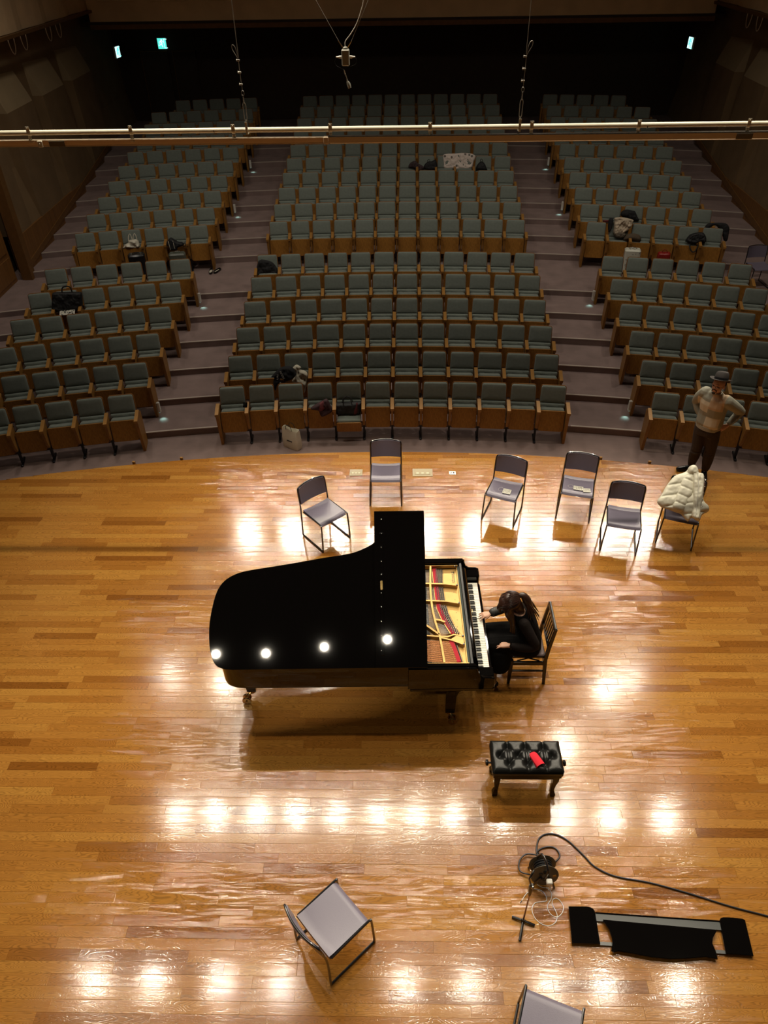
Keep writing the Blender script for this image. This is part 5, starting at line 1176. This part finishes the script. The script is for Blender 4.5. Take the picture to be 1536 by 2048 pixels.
    cr = nt.nodes.new('ShaderNodeValToRGB'); cr.color_ramp.interpolation = 'CONSTANT'; e = cr.color_ramp.elements; e[0].color = (.22, .10, .08, 1); e[1].position = .22; e[1].color = (.72, .62, .55, 1)
    q = cr.color_ramp.elements.new(.12); q.color = (.14, .18, .16, 1); nt.links.new(vo.outputs[0], cr.inputs[0]); nt.links.new(cr.outputs[0], nt.nodes['Principled BSDF'].inputs['Base Color'])
    soft('floral_cloth', (11, 'centre', 8, -.12, 16, .62), [(-.075,.33),(-.001,.389),(.26,.398),(.446,.414),(.689,.397),(.823,.33),(.774,.186),(.708,.017),(.389,.008),(.348,-.138),(.31,-.12),(.257,.016),(-.026,.025),(-.058,.136)], fm, 'pale cloth with dark flower print draped over two seat backs', 'cloth', .06, wr=.03, seed=6)
    soft('patterned_scarf', (11, 'centre', 6, -.2, 16, .62), [(.075,.192),(.216,.242),(.292,.173),(.405,.122),(.482,.045),(.294,-.031),(.199,.038),(.086,.064),(.02,.09)], mC('dark_speckled_knit', (.05, .03, .032), var=.9, vscale=40), 'dark speckled scarf left of the floral cloth, leftmost of the heap', 'scarf', .08, wr=.05, seed=7)
    o = soft('black_bag', (11, 'centre', 7, -.2, 16, .62), [(-.057,.139),(.054,.22),(.129,.223),(.259,.256),(.275,.019),(-.035,.02)], bN, 'small black bag between the speckled scarf and the floral cloth', 'bag', .10, seed=8)
    MB().tube(catmull([(.02,.18,.05), (.03,.25,.05), (.08,.26,.05), (.10,.20,.05)], 4), .007, 6).build('handle', bN, o)
    o = soft('black_bag', (11, 'centre', 10, -.2, 16, .62), [(-.18,-.06),(-.194,.072),(-.153,.157),(-.064,.225),(.032,.176),(.095,.058),(.099,.007),(-.145,.0)], bN, 'black rounded bag just right of the floral cloth', 'bag', .10, seed=9)
    MB().tube(catmull([(-.10,.19,.05), (-.08,.27,.05), (-.04,.27,.05), (-.02,.20,.05)], 4), .007, 6).build('handle', bN, o)
    pm = mat('white_plastic_bag', (.70, .66, .54), .35, bump=.5, bscale=14)
    o = soft('plastic_bag', (7, 'left', 2, -.28, 10, .62), [(-.24,-.023),(-.161,.065),(-.074,.109),(-.05,.16),(.10,.17),(.145,.15),(.167,.109),(.149,-.025),(-.143,-.013)], pm, 'white plastic carrier bag on the seat behind the black suitcase', 'bag', .10, wr=.06, seed=10)
    for x in (-.01, .10): MB().tube(catmull([(x-.045,.13,.05), (x-.03,.24,.05), (x+.01,.30,.05), (x+.035,.25,.05), (x+.045,.14,.05)], 4), .009, 6, flat=.5).build('handle', pm, o)
    def case(loc, rz, w_, d_, h_, mt, label, trim, pr=None):
        t = thing('suitcase', label, 'suitcase', loc, rz)
        MB().prism(rrect(-w_/2, -d_/2, w_/2, d_/2, .045), .04, h_, ch=.03).build('shell', mt, t)
        MB().prism(rrect(-w_/2-.003, -.012, w_/2+.003, .012, .004), .05, h_-.01, ch=.003).build('zip_seam', trim, t)
        MB().tube(catmull([(-.07, 0, h_-.005), (-.065, 0, h_+.025), (.065, 0, h_+.025), (.07, 0, h_-.005)], 4), .009, 6).build('handle', trim, t)
        for sx in (-1, 1):
            for sy in (-1, 1): MB().lathe([(.02,-.012),(.024,-.006),(.024,.006),(.02,.012)], Matrix.Translation((sx*(w_/2-.05), sy*(d_/2-.05), .024)) @ Matrix.Rotation(pi/2, 4, 'Y'), 12).build('wheel', M['blk2'], t)
        for k in range(5): MB().box((-w_/2+.07+k*(w_-.14)/4, -d_/2-.001, h_/2), (.008, .008, h_*.7), ch=.003).build('rib', mt, t)
        if pr:
            s = MB(); r = random.Random(9)
            for i in range(34): s.box((r.uniform(-w_*.42, w_*.42), -d_/2-.002, r.uniform(.1, h_-.06)), (.022, .003, .009), Matrix.Rotation(r.uniform(-1, 1), 3, 'Y'))
            for i in range(14): s.box((r.uniform(-w_*.38, w_*.38), r.uniform(-d_*.3, d_*.3), h_+.001), (.026, .009, .003), Matrix.Rotation(r.uniform(-1, 1), 3, 'Z'))
            s.build('printed_marks', pr, t, smooth=False)['kind'] = 'stuff'
        return t
    x, y, z, a = SEATS[(7, 'left', 2)]; case((x+.10+sin(a)*.72, y-.66, z), a+.05, .38, .24, .60, mat('black_hard_shell', (.008, .008, .010), .2), 'black hard-shell suitcase before a seat in the left block', M['blk2'])
    x, y, z, a = SEATS[(7, 'left', 4)]; case((x+.0+sin(a)*.72, y-.68, z), a, .38, .22, .56, mat('sage_grey_shell', (.10, .11, .085), .4), 'grey-green suitcase under the black rucksack, left block', M['steel'])
    o = soft('rucksack', (7, 'left', 4, -.42, 10, .62), [(-.235,.03),(-.22,.10),(-.133,.19),(-.082,.193),(.026,.111),(.126,.088),(.165,.051),(.152,.0),(.014,-.035),(-.016,-.09),(-.18,-.08),(-.188,.0)], bN, 'black rucksack with pale straps lying on the grey-green suitcase', 'rucksack', .11, seed=11)
    for x in (-.165, -.06): MB().tube(catmull([(x,.14,.11), (x+.01,.02,.12), (x+.02,-.06,.10)], 4), .006, 5).build('strap', crm, o)
    MB().tube(catmull([(.13,.05,.04), (.20,.06,.04), (.21,.0,.05), (.14,-.01,.05)], 4), .010, 6).build('handle', bN, o)
    o = soft('briefcase', (5, 'left', 1, -.30, 12, .62), [(-.318,.047),(-.235,.353),(-.19,.39),(-.13,.395),(.30,.36),(.335,.345),(.346,.299),(.283,.003),(.136,.005),(-.223,.0),(-.306,.006)], bN, 'big black soft briefcase with a strap handle in the left block', 'briefcase', .09, wr=.03, seed=12, k=2)
    MB().tube(catmull([(-.023,.385,.05), (.0,.46,.05), (.045,.492,.05), (.12,.492,.05), (.165,.455,.05), (.172,.375,.05)], 4), .014, 6, flat=.5).build('handle', bN, o)
    lf = MB(); lf.box((0,0,0), (.30, .21, .008), ch=.002); T = seat_T(5, 'left', 1, -.41, 0, .655); o = lf.build('leaflet', M['paper']); o.matrix_world = T @ Matrix.Rotation(radians(-75), 4, 'X'); tag(o, 'black and white printed leaflet in front of the big black briefcase', 'leaflet')
    pr = MB(); r = random.Random(5)
    for i in range(22): pr.box((r.uniform(-.13, .13), r.uniform(-.09, .09), .0045), (r.uniform(.015, .05), r.uniform(.012, .035), .002), Matrix.Rotation(r.uniform(-1, 1), 3, 'Z'))
    pr.build('print', M['ink'], o, smooth=False)
    # shoes by the aisle
    for i, (x, y, g) in enumerate(((-4.545, 17.15, .1), (-4.40, 17.19, -.35))):
        s = MB(); P = [(-.030,-.09),(-.036,-.03),(-.028,.06),(-.024,.115),(0,.13),(.024,.115),(.028,.06),(.036,-.03),(.030,-.09),(.015,-.12),(-.015,-.12)]
        s.prism([(a, b) for a, b in P], 0, .012); s.rings([[(a*k, b*(k*.5+.5)-.0, z) for a, b in P] for z, k in ((.012, 1), (.035, 1.02), (.04, .93), (.018, .80))], caps=False)
        o = s.build('flat_shoe', M['shoe']); o.location = (x, y, .0); o.rotation_euler = (0, 0, g); o.scale = (1.25, 1.15, 1.2); tag(o, 'black slip-on shoe standing by the left aisle seat, %s of the pair' % ('left' if i == 0 else 'right'), 'shoe', 'pair of black shoes by the aisle')
        MB().prism([(a*.78, b*.78) for a, b in P], .008, .017).build('insole', crm, o, smooth=False)
    soft('dark_garment', (8, 'right', 2, -.22, 16, .62), [(-.3,.139),(-.288,.233),(-.183,.278),(-.05,.262),(.017,.246),(.093,.129),(.149,.051),(.026,.032),(-.208,.089)], bW, 'black bundled garment above the beige jacket, right block', 'garment', .10, wr=.04, seed=13)
    soft('beige_jacket', (7, 'right', 1, -.18, 16, .62), [(-.137,.387),(-.136,.465),(.05,.485),(.273,.443),(.295,.392),(.252,.247),(.157,.164),(.062,.081),(-.101,.074),(-.126,.231)], mC('beige_twill', (.50, .41, .30)), 'beige jacket hung over a seat back in the right block', 'jacket', .10, wr=.07, seed=14)
    soft('black_pouch', (7, 'right', 1, -.2, 16, .62), [(-.235,.154),(-.274,.387),(-.232,.467),(-.159,.431),(-.169,.235)], bW, 'narrow black garment at the left edge of the beige jacket', 'garment', .06, seed=15)
    soft('taupe_garment', (7, 'right', 1, -.24, 16, .62), [(-.124,.19),(.154,.157),(.117,.05),(-.076,.068)], mC('taupe_cloth', (.12, .095, .065)), 'taupe cloth hanging below the beige jacket, right block', 'garment', .07, wr=.04, seed=16)
    o = soft('brown_hat', (7, 'right', 1, -.26, 16, .62), [(.119,.03),(.183,.138),(.313,.17),(.451,.15),(.523,.075),(.505,-.005),(.43,-.01),(.341,.001),(.2,.0)], mC('olive_brown_felt', (.085, .06, .035)), 'olive-brown brimmed hat lying on a seat right of the beige jacket', 'hat', .11, edge=.09, wr=.01, seed=17)
    x, y, z, a = SEATS[(7, 'right', 1)]; case((x+.22, y-.70, z), a, .36, .22, .58, mat('ivory_shell', (.66, .66, .56), .35), 'ivory suitcase with small dark marks before the beige jacket', M['steel'], M['ink'])
    x, y, z, a = SEATS[(7, 'right', 3)]
    o = soft('red_bag', (7, 'right', 3, -.66, 4, .33), [(-.12,.0),(-.13,.20),(.0,.22),(.14,.21),(.15,.02),(.02,-.01)], mat('red_gloss', (.28, .02, .015), .22, bump=.3), 'glossy red bag on the floor before a right-block seat', 'bag', .12, seed=18)
    MB().tube(catmull([(-.05,.2,.06), (-.03,.27,.06), (.04,.27,.06), (.07,.2,.06)], 4), .008, 6).build('handle', mat('red_handle', (.2, .015, .012), .3), o)
    o = soft('shoulder_bag', (7, 'right', 4, -.27, 16, .62), [(-.057,.068),(.018,.215),(.213,.278),(.322,.259),(.401,.135),(.368,.042),(.283,.076),(.18,.02),(.035,.02),(-.028,.057)], bN, 'black shoulder bag with a dangling strap, right block', 'bag', .10, wr=.04, seed=19)
    MB().tube(catmull([(.05,.05,.06), (.06,-.06,.10), (.13,-.15,.10), (.20,-.12,.10), (.24,.03,.08)], 4), .014, 6, flat=.4).build('strap', bN, o)
    MB().tube(catmull([(-.02,.07,.08), (.06,.19,.11), (.20,.25,.11)], 4), .004, 5).build('piping', M['steel'], o)
    soft('black_jacket', (7, 'right', 5, -.06, 16, .62), [(-.23,.193),(-.19,.33),(-.139,.404),(.01,.439),(.242,.44),(.34,.36),(.357,.281),(.365,.075),(.289,.07),(.22,.20),(.127,.30),(.05,.377),(-.047,.345),(-.114,.173),(-.16,.144)], bW, 'black jacket draped over the outer seat back, right block', 'jacket', .06, wr=.02, seed=20)
    x, y, z, a = SEATS[(8, 'right', 1)]; o = MB().box((0,0,0), (.14, .05, .05), ch=.01).build('red_pencil_case', mat('dull_red', (.12, .015, .015), .5)); o.location = (x-.18, y-.33, z+.66); tag(o, 'small dark red case on a right-block seat by the aisle', 'case')
    x, y, z, a = SEATS[(1, 'centre', 0)]; o = MB().prism(rrect(-.037, -.075, .037, .075, .01), 0, .009, ch=.002).build('smartphone', M['blk']); o.location = (x+.262, y-.27, z+.722); o.rotation_euler = (radians(4), 0, a); tag(o, 'black smartphone lying on a front-row armrest', 'phone')
    x, y, z, a = SEATS[(2, 'centre', 0)]; o = MB().box((0,0,0), (.075, .012, .20), ch=.002).build('booklet', M['paper']); o.location = (x+.275, y-.46, z+.48); tag(o, 'white printed booklet glimpsed between two front-row seats', 'booklet')
    pr = MB()
    for i in range(7): pr.box((-.01+.012*(i % 2), -.007, -.07+i*.022), (.04, .002, .008))
    pr.build('print', M['ink'], o, smooth=False)
    # paper tote bag
    t = thing('tote_bag', 'cream tote bag with thin black handles on the carpet before the front row', 'bag', (-1.915, 10.80, FZ[1]), -.55)
    tm = mC('cream_canvas', (.62, .58, .47), bump=.25, bscale=16)
    R = []
    for z, w_, d_ in ((0, .155, .055), (.04, .165, .065), (.20, .168, .062), (.36, .160, .050), (.40, .158, .040)): R.append([(w_*sx+.004*math.sin(z*40+i), d_*sy+.006*math.sin(z*30+i*2), z+(.012*math.sin(i*1.3) if z > .38 else 0)) for i, (sx, sy) in enumerate(((-1,-1),(-.5,-1.1),(0,-1.05),(.5,-1.1),(1,-1),(1.05,0),(1,1),(.5,.95),(0,.9),(-.5,.95),(-1,1),(-1.05,0)))])
    R += [[(p[0]*.96, p[1]*.9, p[2]-.004) for p in R[-1]], [(p[0]*.94, p[1]*.85, .22) for p in R[-1]]]
    b_ = MB(); b_.rings(R); b_.build('body', tm, t, ang=50)
    for y in (-.05, .045): MB().tube(catmull([(-.07, y, .39), (-.055, y-.01, .47), (0, y-.015, .50), (.045, y-.01, .47), (.06, y, .39)], 4), .005, 6).build('handle', M['iron'], t)
    lt = MB(); r = random.Random(6)
    for i in range(11): lt.box((-.05+i*.0105, -.073, .175+.001*(i % 2)), (.007, .003, .018 if i % 3 else .024)); 
    lt.box((.0, -.073, .166), (.12, .003, .004)); lt.build('printed_word', M['ink'], t, smooth=False)
    # puffer coat over the rightmost stage chair
    cx, cy, a = 3.77, 7.516, radians(-20); bk = Vector((-sin(a), cos(a), 0)); ex = Vector((cos(a), sin(a), 0)); o0 = Vector((cx, cy, .53))+bk*-.20; tp = Vector((cx, cy, .87))+bk*.24; ey = (tp-o0).normalized(); nn = ex.cross(ey)
    T = Matrix((ex, ey, nn)).transposed().to_4x4(); T.translation = o0
    cm = mat('ivory_quilted_nylon', (.72, .69, .56), .5, bump=.12, bscale=14)
    def ql(x, y): v = (y*.9-x*.35)/.135; q = abs((v % 1)-.5)*2; return -.024*q**5
    c = puff([(-.344,.104),(-.309,.221),(-.27,.359),(-.199,.503),(-.083,.584),(-.046,.647),(.034,.655),(.077,.60),(.146,.578),(.175,.493),(.204,.264),(.281,.192),(.294,.123),(.227,.054),(.204,-.041),(.11,-.009),(.074,-.071),(-.022,.005),(-.089,.017),(-.224,.04),(-.275,.047)], I4, .062, res=.0085, edge=.07, wr=.010, seed=21, quilt=ql).build('puffer_coat', cm, ang=180)
    c.matrix_world = T; tag(c, 'ivory quilted puffer coat draped over the rightmost chair on the stage', 'coat')
    def q2(x, y): v = (y+x*.25)/.115; q = abs((v % 1)-.5)*2; return -.018*q**5
    puff([(-.150,.06),(-.145,.169),(-.125,.32),(-.100,.488),(-.013,.562),(.032,.535),(.059,.304),(.021,.205),(.001,.056),(-.058,.024)], Matrix.Translation((0, 0, .036)), .048, res=.0085, edge=.06, wr=.008, seed=22, quilt=q2).build('sleeve', cm, c, ang=180)
    puff([(.003,.602),(.087,.593),(.150,.562),(.187,.247),(.195,.033),(.19,-.03),(.105,-.005),(.085,.184),(.04,.4)], Matrix.Translation((0, 0, .050)), .040, res=.0085, edge=.03, wr=.02, seed=23).build('zip_placket', cm, c, ang=180)
    MB().tube(catmull([(.06,.58,.105), (.10,.40,.10), (.125,.2,.10), (.14,.0,.09)], 4), .004, 5).build('zip', M['white'], c)
    for i in range(6): MB().ell((.175+.004*i, .50-.09*i, .09), (.007, .007, .004), nu=8, nv=5).build('snap_button', M['steel'], c)
    puff([(-.05,.56),(-.06,.63),(-.03,.68),(.03,.685),(.075,.62),(.07,.56),(.01,.54)], Matrix.Translation((0, 0, .02)), .085, res=.008, edge=.05, wr=.02, seed=24).build('collar', cm, c, ang=180)
clutter()
